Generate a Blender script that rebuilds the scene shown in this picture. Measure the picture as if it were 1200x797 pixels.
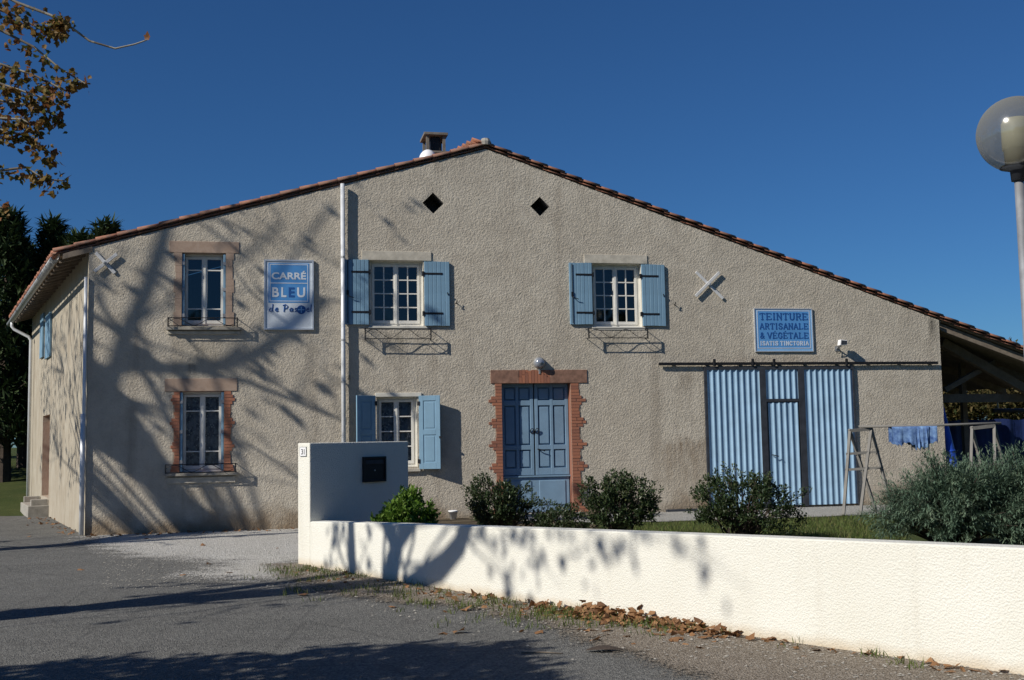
import bpy, bmesh, math, random
import numpy as np
from mathutils import Vector, Matrix, noise
from mathutils.geometry import delaunay_2d_cdt, tessellate_polygon
random.seed(7); rng = np.random.default_rng(7)
sc = bpy.context.scene
col = sc.collection
for o in list(bpy.data.objects): bpy.data.objects.remove(o)
R_ = math.radians
# ------------------------------------------------------------------ camera, sky, sun, exposure
EYE = 1.62; FPX = 1313.0; PITCH = math.atan(115 / 1313); ROLL = .018
RV = Vector((1, 0, 0)); UV = Vector((0, -math.sin(PITCH), math.cos(PITCH))); FV = Vector((0, math.cos(PITCH), math.sin(PITCH)))
CX = RV * math.cos(ROLL) - UV * math.sin(ROLL); CY = RV * math.sin(ROLL) + UV * math.cos(ROLL)
CP = Vector((0, 0, EYE))
cam = bpy.data.cameras.new("camera"); cam.sensor_width = 36; cam.lens = FPX / 1200 * 36; cam.clip_end = 2000; cam.clip_start = .05
co = bpy.data.objects.new("camera", cam); col.objects.link(co); sc.camera = co
m = Matrix((CX, CY, -FV)).transposed().to_4x4(); m.translation = CP; co.matrix_world = m
SUN_EL = R_(34.0); SUN_AZ = (-.809, -.588)         # horizontal direction towards the sun
SV = Vector((SUN_AZ[0], SUN_AZ[1], 0)).normalized() * math.cos(SUN_EL); SV.z = math.sin(SUN_EL)
w = bpy.data.worlds.new("World"); sc.world = w; w.use_nodes = True
nt = w.node_tree; sky = nt.nodes.new("ShaderNodeTexSky"); sky.sky_type = 'NISHITA'; sky.sun_disc = False
sky.sun_elevation = SUN_EL; sky.sun_rotation = math.atan2(SV.x, SV.y); sky.air_density = 1.0; sky.dust_density = 0; sky.ozone_density = 10; sky.altitude = 0
tn = nt.nodes.new("ShaderNodeMix"); tn.data_type = 'RGBA'; tn.blend_type = 'MULTIPLY'; tn.inputs[0].default_value = 1; tn.inputs[7].default_value = (.60, .88, 1.06, 1)
nt.links.new(sky.outputs[0], tn.inputs[6]); nt.links.new(tn.outputs[2], nt.nodes["Background"].inputs[0]); nt.nodes["Background"].inputs[1].default_value = .059
sl = bpy.data.lights.new("sun", 'SUN'); sl.energy = 4.8; sl.angle = R_(.53); sl.color = (1, .945, .86)
so = bpy.data.objects.new("sun", sl); col.objects.link(so); so.rotation_euler = (-SV).to_track_quat('-Z', 'Y').to_euler(); so.location = SV * 40
sc.view_settings.view_transform = 'Standard'; sc.view_settings.look = 'None'; sc.view_settings.exposure = 0.0; sc.view_settings.gamma = 1
sc.render.engine = 'CYCLES'
# ------------------------------------------------------------------ pixel helpers (photo pixels -> points on ground / facade)
def ray(px, py): return CX * ((px - 600) / FPX) + CY * ((398.5 - py) / FPX) + FV
def gp(px, py, z=0.0):
    d = ray(px, py); return CP + d * ((z - EYE) / d.z)
def at_y(px, py, Y):
    d = ray(px, py); return CP + d * (Y / d.y)
def proj(P):
    q = Vector(P) - CP; z = q.dot(FV); return 600 + FPX * q.dot(CX) / z, 398.5 - FPX * q.dot(CY) / z
L0 = gp(99.5, 628); TH = R_(12)
EU = Vector((math.cos(TH), math.sin(TH), 0)); EN = Vector((-math.sin(TH), math.cos(TH), 0))
def fp(px, py, v=0.0):                              # facade plane -> house-local (u, z)
    d = ray(px, py); t = ((L0 - CP).dot(EN) + v) / d.dot(EN); P = CP + d * t
    return (P - L0).dot(EU), P.z
def H2W(u, v, z): return L0 + EU * u + EN * v + Vector((0, 0, z))
WD = (-.2723, .9622)                                # side wall direction in house-local axes
# ------------------------------------------------------------------ materials
def mat(name, color, rough=.8, **k):
    m = bpy.data.materials.new(name); m.use_nodes = True
    b = m.node_tree.nodes["Principled BSDF"]; b.inputs["Base Color"].default_value = (*color, 1); b.inputs["Roughness"].default_value = rough
    if 'metal' in k: b.inputs["Metallic"].default_value = k['metal']
    if 'spec' in k: b.inputs["Specular IOR Level"].default_value = k['spec']
    return m
class NB:                                           # small node helper
    def __init__(s, m): s.m = m; s.t = m.node_tree; s.b = s.t.nodes["Principled BSDF"]; s.tc = s.t.nodes.new("ShaderNodeTexCoord")
    def n(s, typ, **k):
        x = s.t.nodes.new(typ)
        for a, v in k.items(): setattr(x, a, v)
        return x
    def l(s, a, b): s.t.links.new(a, b)
    def noise(s, scale, detail=4, rough=.55, vec=None, dist=0):
        x = s.n("ShaderNodeTexNoise"); x.inputs["Scale"].default_value = scale; x.inputs["Detail"].default_value = detail; x.inputs["Roughness"].default_value = rough; x.inputs["Distortion"].default_value = dist
        s.l(vec if vec else s.tc.outputs["Object"], x.inputs["Vector"]); return x.outputs["Fac"]
    def vor(s, scale, feature='F1', out="Distance", vec=None):
        x = s.n("ShaderNodeTexVoronoi"); x.feature = feature; x.inputs["Scale"].default_value = scale
        s.l(vec if vec else s.tc.outputs["Object"], x.inputs["Vector"]); return x.outputs[out]
    def ramp(s, fac, p0, p1, c0=(0, 0, 0, 1), c1=(1, 1, 1, 1)):
        x = s.n("ShaderNodeValToRGB"); e = x.color_ramp.elements; e[0].position = p0; e[1].position = p1; e[0].color = c0; e[1].color = c1
        s.l(fac, x.inputs[0]); return x.outputs[0]
    def mix(s, fac, a, b, typ='MIX'):
        x = s.n("ShaderNodeMix"); x.data_type = 'RGBA'; x.blend_type = typ
        for sock, val in ((x.inputs[0], fac), (x.inputs[6], a), (x.inputs[7], b)):
            if hasattr(val, 'links'): s.l(val, sock)
            elif isinstance(val, (int, float)): sock.default_value = val
            else: sock.default_value = (*val, 1) if len(val) == 3 else val
        return x.outputs[2]
    def math(s, op, a, b=0.0):
        x = s.n("ShaderNodeMath"); x.operation = op
        for sock, val in ((x.inputs[0], a), (x.inputs[1], b)):
            if hasattr(val, 'links'): s.l(val, sock)
            else: sock.default_value = val
        return x.outputs[0]
    def sep(s, vec=None):
        x = s.n("ShaderNodeSeparateXYZ"); s.l(vec if vec else s.tc.outputs["Object"], x.inputs[0]); return x.outputs
    def mapv(s, scale):
        x = s.n("ShaderNodeMapping"); x.inputs["Scale"].default_value = scale; s.l(s.tc.outputs["Object"], x.inputs[0]); return x.outputs[0]
    def bump(s, h, strength=.5, dist=.02):
        x = s.n("ShaderNodeBump"); x.inputs["Strength"].default_value = strength; x.inputs["Distance"].default_value = dist
        s.l(h, x.inputs["Height"]); s.l(x.outputs[0], s.b.inputs["Normal"])
    def color(s, c): s.l(c, s.b.inputs["Base Color"])
    def attr(s, name):
        x = s.n("ShaderNodeAttribute"); x.attribute_name = name; return x.outputs["Color"]
    def rnd(s): return s.n("ShaderNodeObjectInfo").outputs["Random"]
def soft(name, c, rough=.8, var=.25, scale=6, bump=0, bs=60, bd=.004, metal=0, spec=.4, rnd=0):
    m = mat(name, c, rough, metal=metal, spec=spec); n = NB(m)
    f = n.ramp(n.noise(scale, 5), .3, .7)
    x = n.mix(f, tuple(v * (1 - var) for v in c), tuple(min(1, v * (1 + var)) for v in c))
    if rnd: x = n.mix(n.rnd(), x, tuple(v * (1 - rnd) for v in c))
    n.color(x)
    if bump: n.bump(n.noise(bs, 3), bump, bd)
    return m
M = {}
# rendered facade: grey-beige roughcast with damp foot and streaks
m = M['facade'] = mat('roughcast_beige', (.4, .35, .28), .92, spec=.2); n = NB(m); xyz = n.sep()
c = n.mix(n.ramp(n.noise(.55, 5), .3, .72), (.505, .452, .365), (.58, .528, .435))
c = n.mix(n.ramp(n.noise(3.2, 6, .7), .42, .75), c, (.41, .365, .295))
st = n.ramp(n.noise(1.3, 4, .6, n.mapv((1.6, 1, .12))), .55, .8)
c = n.mix(n.math('MULTIPLY', st, .55), c, (.24, .2, .155))
low = n.ramp(n.math('ADD', xyz[2], n.math('MULTIPLY', n.noise(1.7, 4), 1.1)), .62, 1.5)
c = n.mix(low, (.27, .21, .145), c)
c = n.mix(n.math('MULTIPLY', n.ramp(n.vor(26), .0, .35, (1, 1, 1, 1), (0, 0, 0, 1)), .22), c, (.24, .2, .16))
FACN = n; FACC = c
m = M['side'] = mat('lime_render', (.6, .52, .38), .92, spec=.2); n = NB(m); xyz = n.sep()
c = n.mix(n.ramp(n.noise(2.2, 6, .7), .35, .7), (.36, .31, .235), (.45, .41, .33))
st = n.ramp(n.noise(3.0, 5, .65, n.mapv((1.4, 1.4, .22))), .52, .72)
c = n.mix(n.math('MULTIPLY', st, .6), c, (.21, .175, .125)); n.color(c); n.bump(n.noise(30, 4), .5, .015)
m = M['whitewall'] = mat('white_roughcast', (.8, .78, .7), .9, spec=.2); n = NB(m); xyz = n.sep()
c = n.mix(n.ramp(n.noise(1.4, 5, .6), .3, .75), (.735, .72, .635), (.79, .78, .705))
c = n.mix(n.math('MULTIPLY', n.ramp(n.noise(2.5, 5, .6, n.mapv((1.5, 1.5, .25))), .58, .8), .3), c, (.54, .50, .41))
dz = n.ramp(n.math('ADD', xyz[2], n.math('MULTIPLY', n.noise(5, 4), .12)), .04, .17)
c = n.mix(dz, (.56, .46, .32), c); n.color(c)
h = n.math('ADD', n.noise(80, 4, .7), n.math('MULTIPLY', n.vor(62), .6)); n.bump(h, .8, .0085)
M['stone'] = soft('pale_stone', (.5, .46, .38), .9, .22, 7, .4, 40, .006)
M['plaster'] = soft('white_plaster', (.62, .6, .53), .9, .1, 5, .2, 50, .003)
m = M['pinkband'] = mat('old_pink_brick_band', (.4, .25, .18), .9); n = NB(m)
c = n.mix(n.ramp(n.noise(9, 5, .7), .35, .7), (.33, .235, .175), (.41, .31, .24)); n.color(c); n.bump(n.noise(60, 4), .4, .004)
m = M['brick'] = mat('red_brick', (.42, .15, .08), .88); n = NB(m)
c = n.mix(n.rnd(), (.40, .155, .085), (.27, .11, .07)); c = n.mix(n.math('MULTIPLY', n.ramp(n.noise(14, 4), .45, .75), .55), c, (.27, .14, .09)); n.color(c); n.bump(n.noise(90, 3), .3, .003)
M['lintelred'] = soft('dark_red_lintel', (.24, .135, .095), .9, .35, 9, .4, 50, .004)
M['mortar'] = soft('mortar', (.36, .29, .22), .95, .2, 20, .4, 90, .004)
m = M['tile'] = mat('canal_tile', (.38, .17, .09), .85); n = NB(m)
c = n.mix(n.rnd(), (.40, .155, .085), (.25, .12, .08)); c = n.mix(n.ramp(n.noise(6, 5, .7), .45, .72), c, (.14, .10, .075)); n.color(c); n.bump(n.noise(60, 3), .3, .004)
def paint(name, c, wear=.35, planks=False):
    m = mat(name, c, .55, spec=.35); n = NB(m)
    x = n.mix(n.ramp(n.noise(2.6, 5, .6), .3, .75), tuple(v * .86 for v in c), tuple(min(1, v * 1.12) for v in c))
    x = n.mix(n.math('MULTIPLY', n.ramp(n.noise(16, 5, .7, n.mapv((1, 1, .25))), .58, .78), wear), x, tuple(min(1, v * .55 + .10) for v in c))
    if planks: x = n.mix(n.math('MULTIPLY', n.rnd(), .3), x, tuple(v * .75 for v in c))
    n.color(x); n.bump(n.noise(40, 4, .6, n.mapv((1, 1, .12))), .15, .002); return m
M['blue'] = paint('shutter_blue', (.195, .335, .455), .35, True)
M['doorblue'] = paint('door_blue', (.20, .315, .43), .4)
M['steelblue'] = paint('corrugated_blue', (.30, .46, .61), .18)
M['white'] = soft('white_joinery', (.74, .72, .66), .5, .08, 5)
M['black'] = soft('black_iron', (.018, .018, .02), .5, .3, 20, metal=.3)
M['darkframe'] = soft('dark_frame', (.035, .04, .05), .6, .3, 8)
M['galv'] = soft('galvanised_steel', (.36, .37, .38), .5, .18, 12, metal=.55)
M['paleiron'] = soft('pale_painted_iron', (.62, .62, .61), .5, .12, 9)
M['zinc'] = soft('zinc', (.42, .43, .43), .5, .25, 8, metal=.5)
M['zincwhite'] = soft('white_pipe', (.66, .68, .7), .42, .1, 6, metal=.1)
m = M['wood'] = mat('weathered_wood', (.2, .165, .125), .85); n = NB(m)
c = n.mix(n.ramp(n.noise(8, 6, .7, n.mapv((1, 1, 1))), .3, .7), (.13, .1, .075), (.27, .225, .17)); c = n.mix(n.math('MULTIPLY', n.rnd(), .4), c, (.13, .105, .085)); n.color(c); n.bump(n.noise(40, 4), .4, .004)
M['greywood'] = soft('grey_weathered_timber', (.235, .225, .205), .85, .3, 9, .3, 50, .003, rnd=.25)
M['eavewood'] = soft('eave_board', (.30, .21, .135), .85, .3, 9, .3, 50, .003, rnd=.35)
M['concrete'] = soft('concrete', (.33, .31, .27), .9, .25, 8, .4, 60, .006)
# glass: thin pane, see-through with fresnel reflection
m = M['glass'] = bpy.data.materials.new('window_glass'); m.use_nodes = True; t = m.node_tree
for x in list(t.nodes):
    if x.type != 'OUTPUT_MATERIAL': t.nodes.remove(x)
tr = t.nodes.new("ShaderNodeBsdfTransparent"); tr.inputs[0].default_value = (.8, .86, .86, 1); gl = t.nodes.new("ShaderNodeBsdfGlossy"); gl.inputs["Roughness"].default_value = .03; gl.inputs[0].default_value = (.9, .95, 1, 1)
fr = t.nodes.new("ShaderNodeFresnel"); fr.inputs[0].default_value = 1.75; mx = t.nodes.new("ShaderNodeMixShader")
t.links.new(fr.outputs[0], mx.inputs[0]); t.links.new(tr.outputs[0], mx.inputs[1]); t.links.new(gl.outputs[0], mx.inputs[2]); t.links.new(mx.outputs[0], t.nodes["Material Output"].inputs[0])
m = M['lace'] = mat('lace_curtain', (.5, .5, .52), .9); n = NB(m)
c = n.mix(n.ramp(n.vor(22), .25, .45), (.85, .85, .86), (.3, .3, .34)); c = n.mix(n.ramp(n.noise(8, 3), .4, .6), c, (.55, .55, .6)); n.color(c)
M['room'] = soft('room_shade_tone', (.10, .095, .09), .95)  # dark tone: shade of the unlit interior put into the colour
m = M['alu'] = soft('aluminium_frame', (.62, .65, .68), .4, .06, 5, metal=.5)
M['signblue'] = soft('sign_blue', (.085, .27, .58), .35, .08, 3); M['signwhite'] = soft('sign_white', (.62, .68, .74), .4, .06, 3); M['signdark'] = soft('sign_navy', (.02, .09, .30), .4, .05, 3)
M['signpale'] = soft('sign_pale_blue', (.22, .44, .72), .4, .06, 3)
M['plastic_white'] = soft('white_plastic', (.8, .8, .8), .4, .04, 5)
M['lens'] = soft('lamp_lens', (.3, .33, .38), .15, .1, 10, metal=.4)
# ground materials
m = M['asphalt'] = mat('asphalt', (.1, .1, .1), .93, spec=.25); n = NB(m)
c = n.mix(n.ramp(n.noise(.45, 6, .65), .3, .7), (.112, .112, .10), (.182, .18, .163))
c = n.mix(n.ramp(n.vor(58, out="Color"), .2, .95), n.mix(.5, c, (.06, .06, .06)), n.mix(.36, c, (.38, .37, .345)))
c = n.mix(n.math('MULTIPLY', n.ramp(n.noise(2.4, 6, .7), .5, .72), .45), c, (.095, .09, .085))
ck = n.ramp(n.vor(.55, 'DISTANCE_TO_EDGE', vec=None), .0, .012, (1, 1, 1, 1), (0, 0, 0, 1)); c = n.mix(n.math('MULTIPLY', ck, .35), c, (.05, .05, .05))
n.color(c); n.bump(n.math('ADD', n.vor(85), n.noise(30, 3)), .8, .012)
def edged(name, cols, rough, vs, bd, edge=True):        # loose ground cover whose border dissolves by noise
    m = mat(name, cols[0], rough, spec=.2); n = NB(m)
    c = n.mix(n.ramp(n.noise(1.1, 5), .3, .7), cols[0], cols[1]); c = n.mix(n.ramp(n.vor(vs, out="Color"), .2, .95), n.mix(.55, c, cols[2]), n.mix(.5, c, cols[3]))
    n.color(c); n.bump(n.math('ADD', n.vor(vs * 1.1), n.noise(20, 3)), .9, bd)
    if edge:
        a = n.math('ADD', n.attr('edge'), n.math('ADD', n.math('MULTIPLY', n.math('SUBTRACT', n.noise(3, 6, .75), .5), 1.1), n.math('MULTIPLY', n.math('SUBTRACT', n.noise(42, 3, .7), .5), 1.6))); a = n.ramp(a, .42, .60)
        n.l(a, n.b.inputs["Alpha"])
    return m
M['gravel'] = edged('pale_gravel', [(.50, .48, .43), (.62, .60, .55), (.25, .24, .21), (.8, .78, .74)], .95, 48, .02)
M['dirt'] = edged('verge_dirt', [(.20, .16, .115), (.27, .22, .165), (.10, .08, .06), (.46, .42, .36)], .95, 66, .014)
M['apron'] = edged('gravel_apron', [(.34, .33, .30), (.42, .41, .38), (.22, .21, .19), (.55, .54, .5)], .95, 40, .02)
m = M['lawn'] = mat('lawn', (.07, .09, .03), .95, spec=.1); n = NB(m)
c = n.mix(n.ramp(n.noise(.8, 5), .3, .7), (.060, .085, .026), (.11, .12, .042)); c = n.mix(n.ramp(n.noise(40, 3), .4, .7), c, (.035, .05, .015)); n.color(c); n.bump(n.noise(60, 4), 1, .03)
m = M['soil'] = mat('soil', (.1, .075, .05), .95, spec=.1); n = NB(m)
c = n.mix(n.ramp(n.noise(2, 5), .3, .7), (.09, .07, .045), (.16, .13, .09)); n.color(c); n.bump(n.noise(25, 5), 1, .03)
def leafmat(name, c0, c1, c2, trans=.35, rough=.6):
    m = mat(name, c0, rough, spec=.3); n = NB(m); a = n.attr('tint')
    x = n.n("ShaderNodeValToRGB"); e = x.color_ramp.elements; e[0].position = 0; e[0].color = (*c0, 1); e[1].position = 1; e[1].color = (*c2, 1); q = e.new(.5); q.color = (*c1, 1)
    n.l(a, x.inputs[0]); n.color(x.outputs[0])
    tb = n.n("ShaderNodeBsdfTranslucent"); n.l(x.outputs[0], tb.inputs[0]); ms = n.n("ShaderNodeMixShader"); ms.inputs[0].default_value = trans
    out = m.node_tree.nodes["Material Output"]; n.l(n.b.outputs[0], ms.inputs[1]); n.l(tb.outputs[0], ms.inputs[2]); n.l(ms.outputs[0], out.inputs[0]); return m
M['planeleaf'] = leafmat('plane_leaf', (.085, .095, .02), (.22, .135, .035), (.22, .085, .03), .4)
M['deadleaf'] = leafmat('dead_leaf', (.23, .115, .05), (.33, .18, .085), (.14, .07, .035), .15, .8)
M['laurel'] = leafmat('dark_glossy_leaf', (.02, .038, .015), (.042, .068, .026), (.09, .10, .042), .15, .4)
M['fresh'] = leafmat('bright_leaf', (.06, .13, .015), (.12, .22, .028), (.19, .28, .05), .3, .5)
M['juniper'] = leafmat('juniper_needle', (.052, .092, .058), (.10, .158, .105), (.165, .22, .14), .15, .7)
M['conifer'] = leafmat('conifer_needle', (.016, .034, .012), (.034, .06, .02), (.06, .09, .03), .1, .7)
M['autumn'] = leafmat('autumn_leaf', (.07, .075, .025), (.13, .095, .035), (.05, .07, .022), .3, .7)
M['grass'] = leafmat('grass_blade', (.06, .095, .02), (.11, .15, .035), (.19, .17, .07), .3, .7)
m = M['bark'] = mat('plane_bark', (.2, .18, .14), .9); n = NB(m)
c = n.mix(n.ramp(n.vor(5, out="Color"), .3, .7), (.16, .135, .10), (.34, .31, .24)); n.color(c); n.bump(n.noise(14, 4), .4, .02)
M['darkbark'] = soft('dark_bark', (.06, .045, .035), .95, .3, 8, .5, 20, .02)
# ------------------------------------------------------------------ mesh helpers
class MB:
    def __init__(s): s.v = []; s.f = []; s.t = []
    def add(s, vs, fs, tint=None):
        o = len(s.v); s.v += [tuple(p) for p in vs]; s.f += [tuple(i + o for i in f) for f in fs]
        if tint is not None: s.t += [tint] * len(vs)
        return s
    def box(s, x0, x1, y0, y1, z0, z1):
        return s.add([(x0, y0, z0), (x1, y0, z0), (x1, y1, z0), (x0, y1, z0), (x0, y0, z1), (x1, y0, z1), (x1, y1, z1), (x0, y1, z1)],
                     [(0, 3, 2, 1), (4, 5, 6, 7), (0, 1, 5, 4), (1, 2, 6, 5), (2, 3, 7, 6), (3, 0, 4, 7)])
    def beam(s, a, b, w_, h_, up=(0, 0, 1)):
        a = Vector(a); b = Vector(b); d = (b - a).normalized(); u = Vector(up)
        if abs(d.dot(u)) > .98: u = Vector((0, 1, 0))
        sx = d.cross(u).normalized(); uy = sx.cross(d).normalized()
        vs = [p + sx * (i * w_ / 2) + uy * (j * h_ / 2) for p in (a, b) for i, j in ((-1, -1), (1, -1), (1, 1), (-1, 1))]
        return s.add(vs, [(0, 3, 2, 1), (4, 5, 6, 7), (0, 1, 5, 4), (1, 2, 6, 5), (2, 3, 7, 6), (3, 0, 4, 7)])
    def tube(s, pts, rad, seg=8, cap=True):
        pts = [Vector(p) for p in pts]; n_ = len(pts); rad = [rad] * n_ if isinstance(rad, (int, float)) else rad
        o = len(s.v); ref = Vector((.31, .77, .55)).normalized()
        for i, p in enumerate(pts):
            d = (pts[min(i + 1, n_ - 1)] - pts[max(i - 1, 0)]).normalized()
            if abs(d.dot(ref)) > .97: ref = Vector((.9, -.3, .2)).normalized()
            a = d.cross(ref).normalized(); b = d.cross(a)
            s.v += [tuple(p + (a * math.cos(k * 2 * math.pi / seg) + b * math.sin(k * 2 * math.pi / seg)) * rad[i]) for k in range(seg)]
        for i in range(n_ - 1):
            for k in range(seg):
                k2 = (k + 1) % seg; s.f.append((o + i * seg + k, o + i * seg + k2, o + (i + 1) * seg + k2, o + (i + 1) * seg + k))
        if cap: s.f.append(tuple(o + k for k in range(seg))[::-1]); s.f.append(tuple(o + (n_ - 1) * seg + k for k in range(seg)))
        return s
    def lathe(s, c, prof, seg=20, axis='z'):
        o = len(s.v)
        for r, h in prof:
            for k in range(seg):
                a = k * 2 * math.pi / seg; x, y = r * math.cos(a), r * math.sin(a)
                s.v.append((c[0] + x, c[1] + y, c[2] + h) if axis == 'z' else (c[0] + x, c[1] + h, c[2] + y))
        for i in range(len(prof) - 1):
            for k in range(seg):
                k2 = (k + 1) % seg; s.f.append((o + i * seg + k, o + i * seg + k2, o + (i + 1) * seg + k2, o + (i + 1) * seg + k))
        return s
    def prism(s, poly, y0, y1):                     # polygon in (x, z) extruded along y
        n_ = len(poly); vs = [(x, y0, z) for x, z in poly] + [(x, y1, z) for x, z in poly]
        fs = [tuple(range(n_)), tuple(range(2 * n_ - 1, n_ - 1, -1))] + [(i, i + n_, (i + 1) % n_ + n_, (i + 1) % n_) for i in range(n_)]
        return s.add(vs, fs)
    def mesh(s, name):
        me = bpy.data.meshes.new(name); me.from_pydata(s.v, [], s.f)
        if s.t and len(s.t) == len(s.v):
            a = me.attributes.new('tint', 'FLOAT_COLOR', 'POINT'); arr = np.repeat(np.array(s.t, dtype=np.float32)[:, None], 4, 1); a.data.foreach_set('color', arr.ravel())
        me.update(); return me
    def build(s, name, mt, parent=None, smooth=False, fix=True, bevel=0):
        me = s.mesh(name)
        if fix:
            bm = bmesh.new(); bm.from_mesh(me); bmesh.ops.recalc_face_normals(bm, faces=bm.faces); bm.to_mesh(me); bm.free()
        if smooth: me.shade_smooth()
        o = obj(name, me, mt, parent)
        if bevel:
            b = o.modifiers.new('bevel', 'BEVEL'); b.width = bevel; b.segments = 2; b.limit_method = 'ANGLE'
        return o
def obj(name, me, mt, parent=None):
    if mt is not None and not me.materials: me.materials.append(M[mt] if isinstance(mt, str) else mt)
    o = bpy.data.objects.new(name, me); col.objects.link(o)
    if parent is not None: o.parent = parent
    return o
def tag(o, label=None, cat=None, group=None, kind=None):
    for k, v in (('label', label), ('category', cat), ('group', group), ('kind', kind)):
        if v: o[k] = v
    return o
def empty(name, loc, rz=0, label=None, cat=None, group=None):
    o = bpy.data.objects.new(name, None); col.objects.link(o); o.location = loc; o.rotation_euler[2] = rz; o.empty_display_size = .2
    return tag(o, label, cat, group)
def copy_tree(o, parent=None):
    c = o.copy(); col.objects.link(c); c.parent = parent
    for ch in o.children: copy_tree(ch, c)
    return c
def nz(p, s=1.0): return noise.noise(Vector(p) * s)
# ------------------------------------------------------------------ ground, road, lawn
def sheet(name, poly, z, mt, kind='structure', edge=None, res=None, zf=None):
    """flat polygon, optionally gridded with an 'edge' attribute (1 inside, 0 at the border)"""
    P = np.array(poly, float)
    if res is None:
        me = bpy.data.meshes.new(name); me.from_pydata([(x, y, z) for x, y in poly], [], [tuple(range(len(poly)))]); me.update()
        o = obj(name, me, mt); 
        if o.data.polygons[0].normal.z < 0: o.data.flip_normals()
        return tag(o, kind=kind)
    x0, y0 = P.min(0); x1, y1 = P.max(0); xs = np.arange(x0 - edge, x1 + edge + res, res); ys = np.arange(y0 - edge, y1 + edge + res, res)
    X, Y = np.meshgrid(xs, ys); pts = np.stack([X.ravel(), Y.ravel()], 1)
    ins = np.zeros(len(pts), bool); dist = np.full(len(pts), 1e9); n_ = len(P)
    for i in range(n_):
        a, b = P[i], P[(i + 1) % n_]; ab = b - a
        t = np.clip(((pts - a) @ ab) / (ab @ ab), 0, 1); dist = np.minimum(dist, np.linalg.norm(pts - a - t[:, None] * ab, axis=1))
        cond = (a[1] > pts[:, 1]) != (b[1] > pts[:, 1])
        with np.errstate(divide='ignore', invalid='ignore'): xi = (b[0] - a[0]) * (pts[:, 1] - a[1]) / (b[1] - a[1]) + a[0]
        ins ^= cond & (pts[:, 0] < xi)
    sd = np.where(ins, dist, -dist); e = np.clip(.5 + sd / (2 * edge), 0, 1)
    W, Hh = len(xs), len(ys); fs = []
    ee = e.reshape(Hh, W)
    for j in range(Hh - 1):
        for i in range(W - 1):
            if max(ee[j, i], ee[j, i + 1], ee[j + 1, i], ee[j + 1, i + 1]) > .02: k = j * W + i; fs.append((k, k + 1, k + 1 + W, k + W))
    zs = [z + (zf(x, y) if zf else 0) for x, y in pts]
    used = sorted(set(i for f_ in fs for i in f_)); mp = {a: b for b, a in enumerate(used)}
    me = bpy.data.meshes.new(name); me.from_pydata([(pts[i][0], pts[i][1], zs[i]) for i in used], [], [tuple(mp[i] for i in f_) for f_ in fs])
    a = me.attributes.new('edge', 'FLOAT_COLOR', 'POINT'); a.data.foreach_set('color', np.repeat(e[used].astype(np.float32)[:, None], 4, 1).ravel()); me.update()
    return tag(obj(name, me, mt), kind=kind)
def rise(x, y):                                      # lawn climbs gently behind the house
    t = min(max((y - 24) / 26, 0), 1); return 1.3 * t * t * (3 - 2 * t)
# big ground sheet (grid, rises behind)
gv = []; gf = []
gx = [-600, -250, -120, -70, -45, -30, -20, -10, 0, 10, 20, 30, 45, 70, 120, 250, 600]; gy = [-400, -150, -60, -20, 0, 10, 20, 24, 27, 30, 33, 36, 39, 42, 46, 50, 60, 90, 150, 300, 700]
for y in gy:
    for x in gx: gv.append((x, y, -.05 + rise(x, y)))
for j in range(len(gy) - 1):
    for i in range(len(gx) - 1): k = j * len(gx) + i; gf.append((k, k + 1, k + 1 + len(gx), k + len(gx)))
me = bpy.data.meshes.new('ground'); me.from_pydata(gv, [], gf); me.update(); tag(obj('ground', me, 'lawn'), kind='structure')
# low wall line (street face, at ground level)
wpx = [(352, 660), (430, 678), (500, 692), (590, 704), (700, 717), (800, 730), (1000, 766), (1160, 791)]
wp = np.array([gp(*q)[:2] for q in wpx]); cf = np.polyfit(wp[:, 0], wp[:, 1], 2)
wx = list(np.linspace(wp[0][0], 5.2, 34)); WL = [Vector((x, float(np.polyval(cf, x)), 0)) for x in wx]
d0 = Vector((.70, -.714, 0)).normalized(); q0 = Vector((-d0.y, d0.x, 0))            # q0 points into the garden
road_poly = [(-16, -14), (12, -14), (9, -2)] + [(p.x + .12, p.y + .12) for p in reversed(WL)] + [(L0.x + 5.5, L0.y + 1.3), (L0.x, L0.y + .1), (L0.x - .466 * 7, L0.y + .885 * 7), (-22, 27), (-24, 10)]
sheet('road', road_poly, 0.0, 'asphalt')
# pale gravel forecourt between street and house
gpoly = [gp(*q)[:2] for q in [(105, 637), (150, 652), (262, 660), (215, 676), (300, 680), (352, 672), (400, 688)]] + [WL[0][:2], (WL[0].x + .9, WL[0].y + 3.4), (L0.x + 6.2, L0.y + 1.6), (L0.x, L0.y + .15)]
sheet('gravel_forecourt', gpoly, .006, 'gravel', edge=.95, res=.15)
vp = [gp(*q)[:2] for q in [(318, 662), (335, 674), (400, 697), (470, 706), (560, 714), (650, 735), (700, 757), (790, 785), (870, 815)]]
vpoly = list(vp) + [(2.6, 3.6), (5.6, 3.4)] + [(p.x + .1, p.y + .1) for p in reversed(WL)]
sheet('dirt_verge', vpoly, .012, 'dirt', edge=.42, res=.1)
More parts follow.
